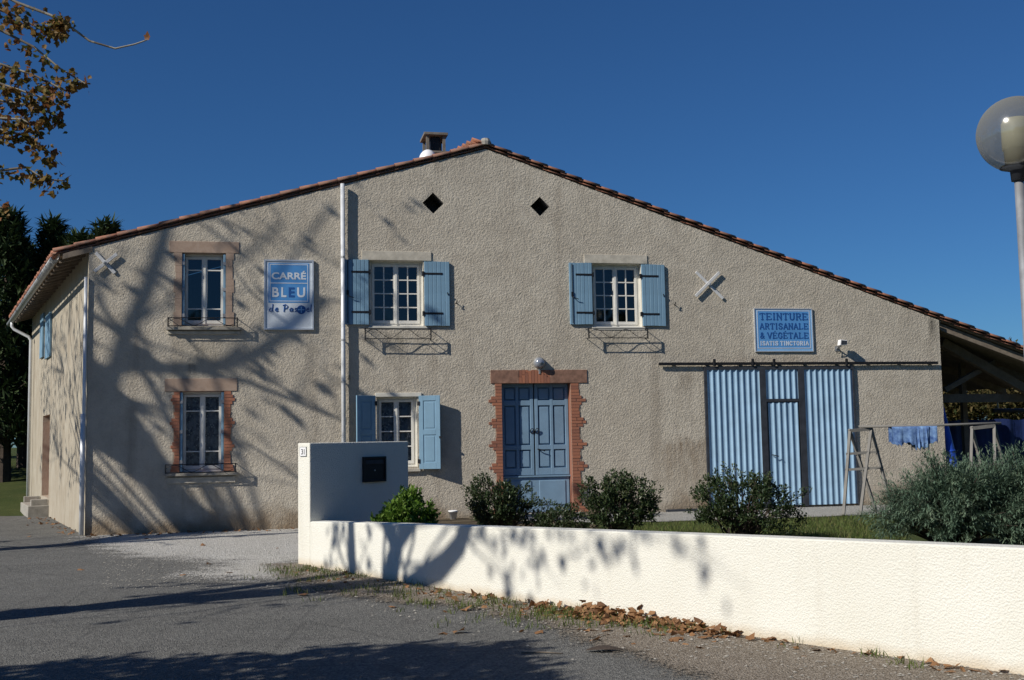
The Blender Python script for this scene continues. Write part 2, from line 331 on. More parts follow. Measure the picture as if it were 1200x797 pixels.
# garden bed, lawn and apron behind the wall
GZ = .10
gardpoly = [(p.x + q0.x * .15, p.y + q0.y * .15) for p in WL] + [(16, 4), (22, 24)] + [tuple(H2W(17.6, .05, 0)[:2]), tuple(H2W(4.6, .05, 0)[:2])]
sheet('garden_lawn', gardpoly, GZ - .02, 'lawn')
apx = [tuple(H2W(u, v, 0)[:2]) for u, v in [(4.4, -.1), (4.4, -1.2), (8, -1.6), (10, -2.4), (13, -2.6), (16.5, -2.2), (19, -1.6), (17.7, -.6), (17.5, -.02)]]
sheet('gravel_apron', apx, GZ - .008, 'apron', edge=.22, res=.13)
bedp = [tuple(v) for v in (WL[1].xy + q0.xy * .3, WL[8].xy + q0.xy * .3, WL[12].xy + q0.xy * .3 + Vector((.2, 2.2)), gp(700, 614, GZ).xy, gp(520, 606, GZ).xy, gp(480, 606, GZ).xy)]
sheet('shed_floor', [tuple(H2W(u, v, 0)[:2]) for u, v in [(17.3, -.2), (23.5, -.2), (21, 9.5), (14.8, 9.5)]], GZ - .004, 'soil')
sheet('planting_bed', bedp, GZ + .0, 'soil')
# ------------------------------------------------------------------ the farmhouse
house = empty('farmhouse', L0, TH, 'long beige roughcast farmhouse with tiled gable roof and blue shutters', 'house')
vA = -.07
uA, zA = fp(66, 298, vA); uRg, zRg = fp(570, 172.5, vA); uB, zB = fp(1198, 410, vA)
slL = (zRg - zA) / (uRg - uA); slR = (zRg - zB) / (uB - uRg)
def zroof(u): return zRg - slL * (uRg - u) if u < uRg else zRg - slR * (u - uRg)
UR = fp(1104, 450)[0]                                 # right end of the facade
def rect(x0, x1, y0, y1, v=0.0):
    a = fp(x0, y0, v); b = fp(x1, y0, v); c_ = fp(x0, y1, v); d = fp(x1, y1, v)
    return ((a[0] + c_[0]) / 2, (b[0] + d[0]) / 2, (c_[1] + d[1]) / 2, (a[1] + b[1]) / 2)   # u0,u1,z0,z1
W1 = rect(213, 264.7, 296.4, 382); W2 = rect(210.5, 262.4, 458.5, 553.5); W3 = rect(433.4, 496, 305.5, 382); W4 = rect(695, 752, 309, 383); W5 = rect(441.5, 489, 465, 547.5)
DR = rect(589, 670, 449, 596); GR = rect(836, 997, 434, 591)
D1 = rect(495, 520, 225.6, 250.5); D2 = rect(621, 644.3, 231, 253)
holes = [W1, W2, W3, W4, W5, (DR[0], DR[1], .14, DR[3])]
dias = []
for d in (D1, D2): dias.append(((d[0] + d[1]) / 2, (d[2] + d[3]) / 2, (d[1] - d[0] + d[3] - d[2]) / 4))
# stains with a place of their own: runs under sills, rail and roof edge, splash dirt by the garage
def streak(n, c, u0, z0, hw, ln, col_, amt):
    x = n.sep()
    a = n.math('SUBTRACT', 1.0, n.math('DIVIDE', n.math('ABSOLUTE', n.math('SUBTRACT', x[0], u0)), hw))
    b = n.math('ADD', n.math('DIVIDE', n.math('SUBTRACT', z0, x[2]), ln), n.math('MULTIPLY', n.math('SUBTRACT', n.noise(2.3, 5, .7), .55), min(.9, ln * .6)))                  # 0 at the top, 1 at the end
    e_ = n.math('MULTIPLY', n.ramp(b, .0, .14), n.ramp(b, .2, 1.0, (1, 1, 1, 1), (0, 0, 0, 1)))
    f_ = n.math('MULTIPLY', n.ramp(a, .0, .55), e_); f_ = n.math('MULTIPLY', f_, n.ramp(n.noise(5, 5, .7, n.mapv((2.2, 1, .3))), .3, .68))
    return n.mix(n.math('MULTIPLY', f_, amt), c, col_)
c = FACC; n = FACN
for (px, py, hw, ln, col_, amt) in ((465, 386, .28, .8, (.19, .17, .13), .7), (720, 387, .25, .7, (.19, .17, .13), .6), (1093, 372, .14, .75, (.09, .085, .07), .95), (802, 500, .75, 1.7, (.20, .14, .085), .8), (803, 431, .2, .9, (.16, .13, .10), .7), (238, 392, .55, 1.0, (.22, .19, .14), .6), (236, 566, .6, .9, (.24, .19, .13), .6),
                                    (678, 418, .10, .45, (.12, .11, .09), .6), (920, 416, 1.6, .4, (.34, .27, .2), .5), (560, 176, 1.0, .9, (.27, .24, .2), .4), (700, 305, .22, 1.4, (.26, .235, .195), .4), (460, 540, .8, 1.0, (.24, .19, .13), .5), (1050, 560, .8, 1.0, (.28, .22, .15), .45), (225, 425, .09, .3, (.13, .12, .10), .7), (350, 250, 1.2, 1.2, (.27, .245, .2), .35)):
    u_, z_ = fp(px, py); c = streak(n, c, u_, z_, hw, ln, col_, amt)
n.color(c); n.bump(n.math('ADD', n.math('MULTIPLY', n.vor(36, 'SMOOTH_F1'), .9), n.math('MULTIPLY', n.noise(70, 4, .7), 1.1)), .9, .0125)
outer = [(0, -.2), (UR, -.2), (UR, zroof(UR) - .02), (uRg, zRg - .02), (0, zroof(0) - .02)]
def subdiv(poly, step=.05):
    out = []
    for i, a in enumerate(poly):
        b = poly[(i + 1) % len(poly)]; L = math.dist(a, b); k = max(1, int(L / step)); out += [(a[0] + (b[0] - a[0]) * j / k, a[1] + (b[1] - a[1]) * j / k) for j in range(k)]
    return out
loops = [subdiv(outer)] + [subdiv([(a, c_), (b, c_), (b, d), (a, d)]) for a, b, c_, d in holes] + [subdiv([(u - h_, z), (u, z - h_), (u + h_, z), (u, z + h_)]) for u, z, h_ in dias]
cv = []; ce = []
for lp in loops:
    o = len(cv); cv += lp; ce += [(o + i, o + (i + 1) % len(lp)) for i in range(len(lp))]
SP = .0205
gu, gz_ = np.meshgrid(np.arange(SP / 2, UR, SP), np.arange(-.2 + SP / 2, zRg, SP)); gpn = np.stack([gu.ravel(), gz_.ravel()], 1) + rng.uniform(-.35, .35, (gu.size, 2)) * SP
def inside(p, mrg):
    u, z = p[:, 0], p[:, 1]; top = np.where(u < uRg, zRg - slL * (uRg - u), zRg - slR * (u - uRg)) - .02
    ok = (u > mrg) & (u < UR - mrg) & (z > -.2 + mrg) & (z < top - mrg)
    for a, b, c_, d in holes: ok &= ~((u > a - mrg) & (u < b + mrg) & (z > c_ - mrg) & (z < d + mrg))
    for a, z0, h_ in dias: ok &= (np.abs(u - a) + np.abs(z - z0)) > h_ + mrg * 1.4
    return ok
gpn = gpn[inside(gpn, .016)]
allp = [Vector(p) for p in cv] + [Vector(p) for p in gpn.tolist()]
rv, re_, rf, _, _, _ = delaunay_2d_cdt(allp, ce, [], 0, 1e-6, False)
P2 = np.array([tuple(p) for p in rv]); T = np.array([tuple(f_) for f_ in rf]); T = T[inside(P2[T].mean(1), -1e-4)]
near = ~inside(P2, .03)
hv = np.empty(len(P2))
for i, (u, z) in enumerate(P2):
    a = noise.noise((u * 27, 3.1, z * 27)); b = noise.noise((u * 46, 9.7, z * 46)); c_ = noise.noise((u * 1.2, 5, z * 1.2))
    hv[i] = .0043 * max(-.35, a + .8 * b) + .006 * c_
hv[near] *= .15
V3 = [(float(u), float(-h), float(z)) for (u, z), h in zip(P2, hv)]
me = bpy.data.meshes.new('front_wall')
a_ = V3[T[0][1]]; me.from_pydata(V3, [], [tuple(int(i) for i in t_) for t_ in T]); me.update()
if me.polygons[0].normal.y > 0: me.flip_normals()
me.shade_smooth(); front = obj('front_wall', me, 'facade', house)
DEP = max(10.5, min(14.0, (lambda wd, d: (lambda nn: ((CP + d * ((L0 - CP).dot(nn) / d.dot(nn))) - L0).dot(wd))(Vector((-wd.y, wd.x, 0))))(EU * WD[0] + EN * WD[1], ray(35.5, 500))))
def S(u, t, z): return (u + WD[0] * t, WD[1] * t, z)
# reveals (jambs) of the openings, light plaster
for hidx, (a, b, c_, d) in enumerate(holes):
    k = MB(); D_ = .34; e = .001
    k.box(a - .05, a + e, .012, D_, c_, d); k.box(b - e, b + .05, .012, D_, c_, d); k.box(a - .05, b + .05, .012, D_, d - e, d + .05); k.box(a - .05, b + .05, .012, D_, c_ - .05, c_ + e)
    k.build('reveal', ('pinkband' if hidx == 0 else 'brick' if hidx in (1, 5) else 'plaster'), house)
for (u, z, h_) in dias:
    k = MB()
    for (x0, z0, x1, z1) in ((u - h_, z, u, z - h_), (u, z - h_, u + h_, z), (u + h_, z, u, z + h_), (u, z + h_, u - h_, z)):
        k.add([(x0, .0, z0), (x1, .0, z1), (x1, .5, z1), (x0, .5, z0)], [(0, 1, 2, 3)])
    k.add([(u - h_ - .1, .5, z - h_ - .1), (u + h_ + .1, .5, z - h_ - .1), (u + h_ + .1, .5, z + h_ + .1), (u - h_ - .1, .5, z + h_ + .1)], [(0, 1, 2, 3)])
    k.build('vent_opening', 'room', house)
# side and back walls, right end wall, floors inside
zL = zroof(0) - .02; zR = zroof(UR) - .02
th = .3
ns = Vector((WD[1], -WD[0]))                         # points to +u (inward from left wall)
def slab(p, q, z0, z1, t_):                          # vertical slab from p to q (uv), thickened by t_ to the right of p->q
    p = Vector(p); q = Vector(q); d = (q - p).normalized(); nn = Vector((d.y, -d.x)) * t_
    return [(p.x, p.y, z0), (q.x, q.y, z0), (q.x + nn.x, q.y + nn.y, z0), (p.x + nn.x, p.y + nn.y, z0), (p.x, p.y, z1), (q.x, q.y, z1), (q.x + nn.x, q.y + nn.y, z1), (p.x + nn.x, p.y + nn.y, z1)]
BF = [(0, 3, 2, 1), (4, 5, 6, 7), (0, 1, 5, 4), (1, 2, 6, 5), (2, 3, 7, 6), (3, 0, 4, 7)]
def sp(px, py):                                      # side wall plane -> (t, z)
    wd = EU * WD[0] + EN * WD[1]; nn = Vector((-wd.y, wd.x, 0)); d = ray(px, py); P = CP + d * ((L0 - CP).dot(nn) / d.dot(nn)); return (P - L0).dot(wd), P.z
SDo = (sp(57.3, 560)[0], sp(49, 560)[0], .42, sp(53, 487)[1])      # side doorway along the wall
pl = lambda t: (WD[0] * t, WD[1] * t)
k = MB()
k.add(slab(pl(.02), pl(SDo[0]), -.2, zL, th), BF); k.add(slab(pl(SDo[1]), pl(DEP), -.2, zL, th), BF); k.add(slab(pl(SDo[0]), pl(SDo[1]), SDo[3], zL, th), BF); k.add(slab(pl(SDo[0]), pl(SDo[1]), -.2, SDo[2], th), BF)
k.build('side_wall', 'side', house)
k = MB(); k.add(slab(pl(SDo[0] - .06), pl(SDo[1] + .06), SDo[2], SDo[3], .05), BF)
for v_ in range(len(k.v)): k.v[v_] = (k.v[v_][0] + ns.x * .17, k.v[v_][1] + ns.y * .17, k.v[v_][2])
k.build('side_door', 'brick', house)
bk = [S(0, DEP, -.2), S(UR, DEP, -.2), S(UR, DEP, zR), S(uRg, DEP, zRg - .02), S(0, DEP, zL)]
k = MB(); k.add(bk, [(0, 1, 2, 3, 4)]); k.build('back_wall', 'side', house)
k = MB(); k.add(slab((UR - .002, .14), S(UR - .002, DEP, 0)[:2], -.2, zR - .1, -.3), BF)
for i_, p_ in enumerate(k.v): k.v[i_] = (p_[0] - .001, p_[1], p_[2])
k.build('end_wall', 'side', house)
k = MB()                                             # rooms, dimness put into their colour: inner partition, storey floor and ground floor
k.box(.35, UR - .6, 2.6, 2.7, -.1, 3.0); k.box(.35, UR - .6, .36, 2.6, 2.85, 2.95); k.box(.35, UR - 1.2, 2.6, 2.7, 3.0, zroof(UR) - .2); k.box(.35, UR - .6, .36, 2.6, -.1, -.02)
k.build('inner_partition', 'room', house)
# ---- roof
T0, T1 = -.012, DEP + .15
uE = fp(1300, 470, vA)[0]; zE = zroof(uE)
def roof_slab(ua, ub, dz0, dz1, t0, t1):
    return [S(ua, t0, zroof(ua) + dz0), S(ub, t0, zroof(ub) + dz0), S(ub, t1, zroof(ub) + dz0), S(ua, t1, zroof(ua) + dz0), S(ua, t0, zroof(ua) + dz1), S(ub, t0, zroof(ub) + dz1), S(ub, t1, zroof(ub) + dz1), S(ua, t1, zroof(ua) + dz1)]
uLe = uA + .06
roof = MB().add(roof_slab(uLe, uRg, .0, .05, T0 + .06, T1), BF).add(roof_slab(uRg, uE, .0, .05, T0 + .06, T1), BF).build('roof', 'wood', house)
# canal tile (half barrel tapering, along +x uphill)
def tile_mesh(r0=.098, r1=.078, L=.46, th_=.013, seg=5):
    vs = []; fs = []
    for (r, x) in ((r0, 0), (r1, L)):
        for rr in (r, r - th_):
            for k_ in range(seg + 1): a = math.pi * k_ / seg; vs.append((x, -rr * math.cos(a), rr * math.sin(a) * .85))
    q = seg + 1
    for k_ in range(seg):
        fs += [(k_, k_ + 1, 2 * q + k_ + 1, 2 * q + k_), (q + k_ + 1, q + k_, 3 * q + k_, 3 * q + k_ + 1), (k_ + 1, k_, q + k_, q + k_ + 1), (2 * q + k_, 2 * q + k_ + 1, 3 * q + k_ + 1, 3 * q + k_)]
    fs += [(0, 2 * q, 3 * q, q), (seg, q + seg, 3 * q + seg, 2 * q + seg)]
    return vs, fs
tv, tf = tile_mesh(.088, .074); tme = bpy.data.meshes.new('tile'); tme.from_pydata(tv, [], tf); tme.shade_smooth(); tme.materials.append(M['tile'])
def tile_mat(u, t, lift, side):
    ang = math.atan(slL if side < 0 else slR)
    x = Vector((math.cos(ang), 0, math.sin(ang))) if side < 0 else Vector((-math.cos(ang), 0, math.sin(ang)))
    yv = Vector((WD[0], WD[1], 0)); yv = (yv - x * yv.dot(x)).normalized(); zv = x.cross(yv)
    if zv.z < 0: zv = -zv; yv = -yv
    tilt = .032; x2 = (x * math.cos(tilt) - zv * math.sin(tilt)); z2 = (zv * math.cos(tilt) + x * math.sin(tilt))
    m_ = Matrix((x2, yv, z2)).transposed().to_4x4(); m_.translation = Vector(S(u, t, zroof(u) + lift)); return m_
for side in (-1, 1):                                  # the verge tiles along the gable: two courses one can pick out
    ang = math.atan(slL if side < 0 else slR); step = .385 * math.cos(ang)
    u = uA - .05 if side < 0 else uE + .05
    while (u < uRg - .1 if side < 0 else u > uRg + .1):
        for (t_, lf) in ((T0 + .045, .075), (T0 + .075, .02)):
            o = obj('tile', tme, None, roof); mm = tile_mat(u + random.uniform(-.012, .012), t_, lf + random.uniform(-.006, .006), side)
            if lf < .05:
                mm = mm @ Matrix.Rotation(math.pi, 4, 'X') @ Matrix.Translation((0, 0, -.09)) if False else mm @ Matrix.Diagonal((1, 1, .62, 1))
            o.matrix_local = mm @ Matrix.Rotation(random.uniform(-.02, .02), 4, 'Z')
        u += step * (1 if side < 0 else -1)
fv = []; ff = []                                      # the rest of the roof field
tvv = [Vector(p) for p in tv]; lowf = [f_ for f_ in tf]
for side in (-1, 1):
    ang = math.atan(slL if side < 0 else slR); step = .385 * math.cos(ang); t_ = T0 + .27
    while t_ < T1 - .05:
        u = uA - .05 if side < 0 else uE + .05
        while (u < uRg - .1 if side < 0 else u > uRg + .1):
            mm = tile_mat(u + random.uniform(-.015, .015), t_, .06, side); o_ = len(fv); fv += [tuple(mm @ p) for p in tvv]; ff += [tuple(i + o_ for i in f_) for f_ in lowf]
            u += step * (1 if side < 0 else -1)
        t_ += .215
me = bpy.data.meshes.new('tile_field'); me.from_pydata(fv, [], ff); me.shade_smooth(); tag(obj('tile_field', me, 'tile', roof), kind='stuff')
t_ = T0 - .02; 
while t_ < T1 - .1:                                   # ridge caps
    o = obj('ridge_tile', tme, None, roof); x = Vector((WD[0], WD[1], .0)).normalized(); zv = Vector((0, 0, 1)); yv = zv.cross(x).normalized(); zv = x.cross(yv)
    m_ = Matrix((x, yv, zv)).transposed().to_4x4(); m_.translation = Vector(S(uRg, t_, zRg + .055)); o.matrix_local = m_ @ Matrix.Scale(1.2, 4); t_ += .42
MB().lathe(S(uRg, T0 + .02, zRg + .1), [(.0, -.04), (.10, -.04), (.11, .03), (.08, .09), (.0, .11)], 10).build('mortar_knob', 'concrete', roof)
# mortar under verge
k = MB()
for ua, ub in ((uA + .1, uRg), (uRg, UR + .1)): k.add(roof_slab(ua, ub, -.03, .07, T0 + .07, T0 + .17), BF)
k.build('verge_mortar', 'mortar', roof)
# eave on the left: rafters and boards, gutter, downpipe
for i in range(int(DEP / .535) + 1):
    t_ = -.02 + i * .535
    MB().add([Vector(p) for p in roof_slab(uA + .1, .05, -.105, -.002, t_, t_ + .07)], BF).build('rafter', 'wood', roof)
for i in range(5):
    ua = uA + .06 + i * .125; MB().add(roof_slab(ua, ua + .118, -.026, -.004, T0 + .08, T1 - .02), BF).build('eave_board', 'eavewood', roof)
gu0 = uA - .03; gz0 = zroof(uA) - .03
k = MB(); prof = [(.075 * math.cos(a), .075 * math.sin(a)) for a in np.linspace(math.pi, 2 * math.pi, 9)]; prof2 = [(.068 * math.cos(a), .068 * math.sin(a)) for a in np.linspace(2 * math.pi, math.pi, 9)]
pr = prof + prof2; a0 = [Vector(S(gu0 + x, T0 + .03, gz0 + z)) for x, z in pr]; a1 = [Vector(S(gu0 + x, T1, gz0 + z - .05)) for x, z in pr]; nn_ = len(pr)
k.add(a0 + a1, [tuple(range(nn_)), tuple(range(2 * nn_ - 1, nn_ - 1, -1))] + [(i, (i + 1) % nn_, (i + 1) % nn_ + nn_, i + nn_) for i in range(nn_)])
k.build('gutter', 'zinc', house, True)
for i in range(int(DEP / .8)): MB().tube([S(gu0 + .08 * math.cos(a), .3 + i * .8, gz0 + .08 * math.sin(a) - .004) for a in np.linspace(math.pi, 2 * math.pi, 8)], .008, 5).build('gutter_hook', 'zinc', house)
tp = DEP - .9; xo = -.10
MB().tube([S(gu0, tp, gz0 - .06), S(gu0, tp, gz0 - .22), S(gu0 + .06, tp, gz0 - .30), S(xo - .06, tp, gz0 - .50), S(xo, tp, gz0 - .60), S(xo, tp, .25)], .042, 10).build('downpipe', 'zincwhite', house, True)
# corner pipe on the front-left edge
MB().tube([(-.045, -.03, zL - .55), (-.045, -.03, .02)], .03, 8).build('corner_pipe', 'zincwhite', house, True)
MB().tube([(-.06, -.03, 2.2), (-.06, -.035, .03)], .042, 8).build('corner_pipe', 'zincwhite', house, True)
# side wall window shutters, step
for (xa, xb) in ((61, 55.2), (52.3, 49)):
    ta = sp(xa, 395)[0]; tb = sp(xb, 395)[0]; z1 = sp((xa + xb) / 2, 369)[1]; z0 = sp((xa + xb) / 2, 419)[1]
    k = MB(); k.add(slab((pl(ta)[0] - ns.x * .05, pl(ta)[1] - ns.y * .05), (pl(tb)[0] - ns.x * .05, pl(tb)[1] - ns.y * .05), z0, z1, .04), BF); k.build('side_shutter', 'blue', house)
ts0, ts1 = SDo[0] - .1, SDo[1] + .3
k = MB(); k.add(slab((pl(ts0)[0] - ns.x * .45, pl(ts0)[1] - ns.y * .45), (pl(ts1)[0] - ns.x * .45, pl(ts1)[1] - ns.y * .45), -.1, .26, .46), BF); k.build('doorstep', 'concrete', house, bevel=.015)
for tt in (ts0 + .1, ts1 - .1): k = MB(); k.add(slab((pl(tt)[0] - ns.x * .38, pl(tt)[1] - ns.y * .38), (pl(tt + .14)[0] - ns.x * .38, pl(tt + .14)[1] - ns.y * .38), .255, .40, .36), BF); k.build('step_kerb', 'concrete', house, bevel=.012)
# ---- windows
def window(name, op, rows, ncol, rec=.12, mt='white', curtain=False, fw=.05):
    a, b, c_, d = op; y0 = rec; y1 = rec + .06
    k = MB(); k.box(a, a + fw, y0, y1, c_, d); k.box(b - fw, b, y0, y1, c_, d); k.box(a + fw, b - fw, y0, y1, d - fw, d); k.box(a + fw, b - fw, y0, y1, c_, c_ + fw * 1.1)
    wn = k.build('window', mt, house, bevel=.006); mid = (a + b) / 2; sw = .048; y0c = rec - .012; y1c = rec + .04
    for s_ in (0, 1):
        x0, x1 = (a + fw + .003, mid - .002) if s_ == 0 else (mid + .002, b - fw - .003); z0, z1 = c_ + fw * 1.1 + .003, d - fw - .003
        k = MB(); k.box(x0, x0 + sw, y0c, y1c, z0, z1); k.box(x1 - sw, x1, y0c, y1c, z0, z1); k.box(x0 + sw, x1 - sw, y0c, y1c, z1 - sw, z1); k.box(x0 + sw, x1 - sw, y0c, y1c, z0, z0 + sw * 1.3)
        zi0, zi1 = z0 + sw * 1.3, z1 - sw; H_ = zi1 - zi0; mb_ = .022; tot = sum(rows); zz = zi1; cells = []
        xi0, xi1 = x0 + sw, x1 - sw; cw = (xi1 - xi0 - mb_ * (ncol - 1)) / ncol; avail = H_ - mb_ * (len(rows) - 1)
        for r_i, r_ in enumerate(rows):
            hh = avail * r_ / tot
            for c_i in range(ncol): cells.append((xi0 + c_i * (cw + mb_), xi0 + c_i * (cw + mb_) + cw, zz - hh, zz))
            zz -= hh
            if r_i < len(rows) - 1: k.box(xi0, xi1, y0c + .008, y1c - .006, zz - mb_, zz); zz -= mb_
        for c_i in range(1, ncol): xx = xi0 + c_i * (cw + mb_); k.box(xx - mb_, xx, y0c + .006, y1c - .008, zi0, zi1)
        k.build('casement', mt, wn)
        for (p, q, r_, s2) in cells:
            yy = rec + .012; tl = random.uniform(-.0025, .0025); tl2 = random.uniform(-.0025, .0025)
            MB().add([(p - .004, yy - tl, r_ - .004), (q + .004, yy + tl, r_ - .004), (q + .004, yy + tl + tl2, s2 + .004), (p - .004, yy - tl + tl2, s2 + .004)], [(0, 1, 2, 3)]).build('pane', 'glass', wn, fix=False)
    MB().box(mid - .02, mid + .02, y0c - .012, y0c, c_ + fw, d - fw).build('astragal', mt, wn)
    if curtain:
        k = MB(); nn_ = 40; xs_ = np.linspace(a + .03, b - .03, nn_); vs = [(x, rec + .10 + .012 * math.sin(i * 1.15) + .006 * math.sin(i * .37), z) for z in (c_ + .06, d - .05) for i, x in enumerate(xs_)]
        k.add(vs, [(i, i + 1, i + 1 + nn_, i + nn_) for i in range(nn_ - 1)]); k.build('curtain', 'lace', wn, True, fix=False)
    return wn
wa1 = window('w', W1, [.17, .62, .18], 1, .17, curtain=False); wa2 = window('w', W2, [.2, .58, .2], 1, .17, curtain=True)
wa3 = window('w', W3, [1, 1, 1, 1], 2, .16); wa4 = window('w', W4, [1, 1, 1, 1], 2, .16); wa5 = window('w', W5, [1, 1, 1, 1], 1, .13, curtain=True)
# folded louvre shutters inside the reveals of the left windows
for op in (W1, W2):
    a, b, c_, d = op
    for x0, x1 in ((a + .005, a + .05), (b - .05, b - .005)):
        s_ = MB().box(x0, x1, .005, .105, c_ + .02, d - .02).build('folded_shutter', 'blue', house, bevel=.004)
        for zz in (c_ + .2, (c_ + d) / 2, d - .2): MB().box(x0 - .004, x1 + .004, -.006, .004, zz - .03, zz + .03).build('hinge', 'galv', s_)
def window_rail(x0, x1, z0, z1, proud):
    fr_ = MB(); r = .009; y = -proud
    for z in (z0, z1): fr_.tube([(x0, 0.02, z), (x0, y, z), (x1, y, z), (x1, .02, z)], r, 6)
    for x in (x0, x1): fr_.box(x - .011, x + .011, y - .011, y + .011, z0 - .015, z1 + .01)
    g = fr_.build('window_rail', 'black', house)
    n_ = 4; k = MB(); pts = []
    for i in range(33):
        t = i / 32; pts.append((x0 + (x1 - x0) * t, y, (z0 + z1) / 2 + (z1 - z0) * .42 * math.sin(t * math.pi * n_)))
    k.tube(pts, .006, 5).build('scroll', 'black', g); return g
for (px0, px1, py1, py0, pr_) in ((197, 278, 372.5, 382, .16), (194, 276, 544, 553.5, .16), (428, 505, 385, 397, .17), (690, 759, 385, 396, .17)):
    q = rect(px0, px1, py1, py0, -pr_); window_rail(q[0], q[1], q[2], q[3], pr_)
q = rect(470, 498, 553, 557, -.1); MB().box(W5[0] - .02, W5[1] + .05, -.06, .05, W5[2] - .09, W5[2] - .03).build('sill', 'stone', house, bevel=.006)
# sills and lintels
for (x0, x1, y1, y0, pr_, mt) in ((194.5, 283, 383, 386.5, .10, 'concrete'), (196, 281, 388, 391.5, .03, 'stone'), (193, 279, 554.5, 557.5, .10, 'concrete'), (196, 276, 559, 566, .03, 'stone'), (424, 505.5, 294.5, 305.2, .018, 'stone'), (684.5, 758.5, 298.5, 308.7, .018, 'stone'), (440, 494, 460.3, 465, .03, 'plaster'), (432, 502, 382.3, 385.5, .012, 'plaster'), (694, 757, 383, 386.5, .012, 'plaster')):
    q = rect(x0, x1, y1, y0, -pr_); MB().box(q[0], q[1], -pr_, .02, q[2], q[3]).build('sill' if y1 > 370 and y1 < 400 or y1 > 540 else 'lintel', mt, house, bevel=.006)
# ---- brick and band surrounds
bme = MB().box(-.5, .5, -.5, .5, -.5, .5).mesh('brick'); bme.materials.append(M['brick'])
def brick(parent, x0, x1, z0, z1, proud=.012):
    o = obj('brick', bme, None, parent); j = random.uniform(-.004, .004); o.scale = (x1 - x0, .06, z1 - z0); o.location = ((x0 + x1) / 2, .03 - proud + j, (z0 + z1) / 2); o.rotation_euler = (0, random.uniform(-.012, .012), 0)
def brick_side(parent, xin, sgn, z0, z1, base, tooth, seed):
    random.seed(seed); h_ = (z1 - z0) / max(1, round((z1 - z0) / .062)); z = z0; i = 0
    while z < z1 - .01:
        ph = i % 7; wd = base + (tooth * (1, .6, 0, 0, 0, 0, .45)[ph]) + random.uniform(-.01, .01)
        xa, xb = (xin, xin + sgn * wd); xm = xin + sgn * (.11 if i % 2 else .22)
        segs = [(xa, xb)] if abs(xb - xa) < .2 else [(xa, xm), (xm + sgn * .01, xb)]
        for p, q in segs:
            if abs(p - q) > .03: brick(parent, min(p, q) + .003, max(p, q) - .003, z + .004, z + h_ - .004)
        z += h_; i += 1
q = rect(575, 688, 433.5, 449, -.015)
ds = MB().box(q[0], DR[0] + .35, -.018, .03, q[2], q[3]).build('door_surround', 'lintelred', house, bevel=.006); MB().box(DR[1] - .42, q[1], -.018, .03, q[2], q[3]).build('lintel_stone', 'lintelred', ds, bevel=.006)
k = MB(); mt_ = MB().box(DR[0] - .14, DR[0] - .001, -.003, .02, .15, DR[3]).box(DR[1] + .001, DR[1] + .19, -.003, .02, .15, DR[3]).box(DR[0] + .35, DR[1] - .42, -.004, .02, q[2], q[3]).build('mortar_bed', 'mortar', ds)
brick_side(ds, DR[0], -1, .14, DR[3] - .002, .13, .14, 3); brick_side(ds, DR[1], 1, .14, DR[3] - .002, .17, .14, 5)
cxd = (DR[0] + .35 + DR[1] - .42) / 2; nx = 10; wv = (DR[1] - .42 - DR[0] - .35) / nx          # upright soldier bricks stepping up in the lintel
for i in range(nx):
    x0 = DR[0] + .35 + i * wv; lv = min(i, nx - 1 - i); hh = (q[3] - q[2]) * min(1, .45 + lv * .16); brick(ds, x0 + .003, x0 + wv - .003, q[2] + .002, q[2] + hh, .022)
    if hh < (q[3] - q[2]) - .03: brick(ds, x0 + .003, x0 + wv - .003, q[2] + hh + .008, q[3], .014)
q = rect(193, 278, 443.5, 458.5, -.012); ws = MB().box(q[0], q[1], -.014, .03, q[2], q[3]).build('window_surround', 'pinkband', house, bevel=.006)
MB().box(W2[0] - .12, W2[0] - .001, -.003, .02, W2[2], W2[3]).box(W2[1] + .001, W2[1] + .14, -.003, .02, W2[2], W2[3]).build('mortar_bed', 'mortar', ws)
brick_side(ws, W2[0], -1, W2[2] + .01, W2[3] - .002, .10, .07, 8); brick_side(ws, W2[1], 1, W2[2] + .01, W2[3] - .002, .12, .07, 9)
q = rect(198.5, 280.5, 283, 296.4, -.012); ws1 = MB().box(q[0], q[1], -.014, .03, q[2], q[3]).build('window_surround', 'pinkband', house, bevel=.006)
random.seed(4)
for sgn, xin, base in ((-1, W1[0], .115), (1, W1[1], .115)):
    z = W1[2] + .01; i = 0; hh = (W1[3] - W1[2] - .012) / 11
    for i in range(11):
        wd = base + (.03 if i % 5 in (0, 1) else .0) + random.uniform(-.008, .008); x0, x1 = sorted((xin, xin + sgn * wd))
        o = obj('block', bpy.data.meshes.get('block') or (lambda mm: (mm.materials.append(M['pinkband']), mm)[1])(MB().box(-.5, .5, -.5, .5, -.5, .5).mesh('block')), None, ws1)
        o.scale = (x1 - x0, .04, hh - .002); o.location = ((x0 + x1) / 2, .008 + random.uniform(-.002, .002), z + hh / 2); z += hh
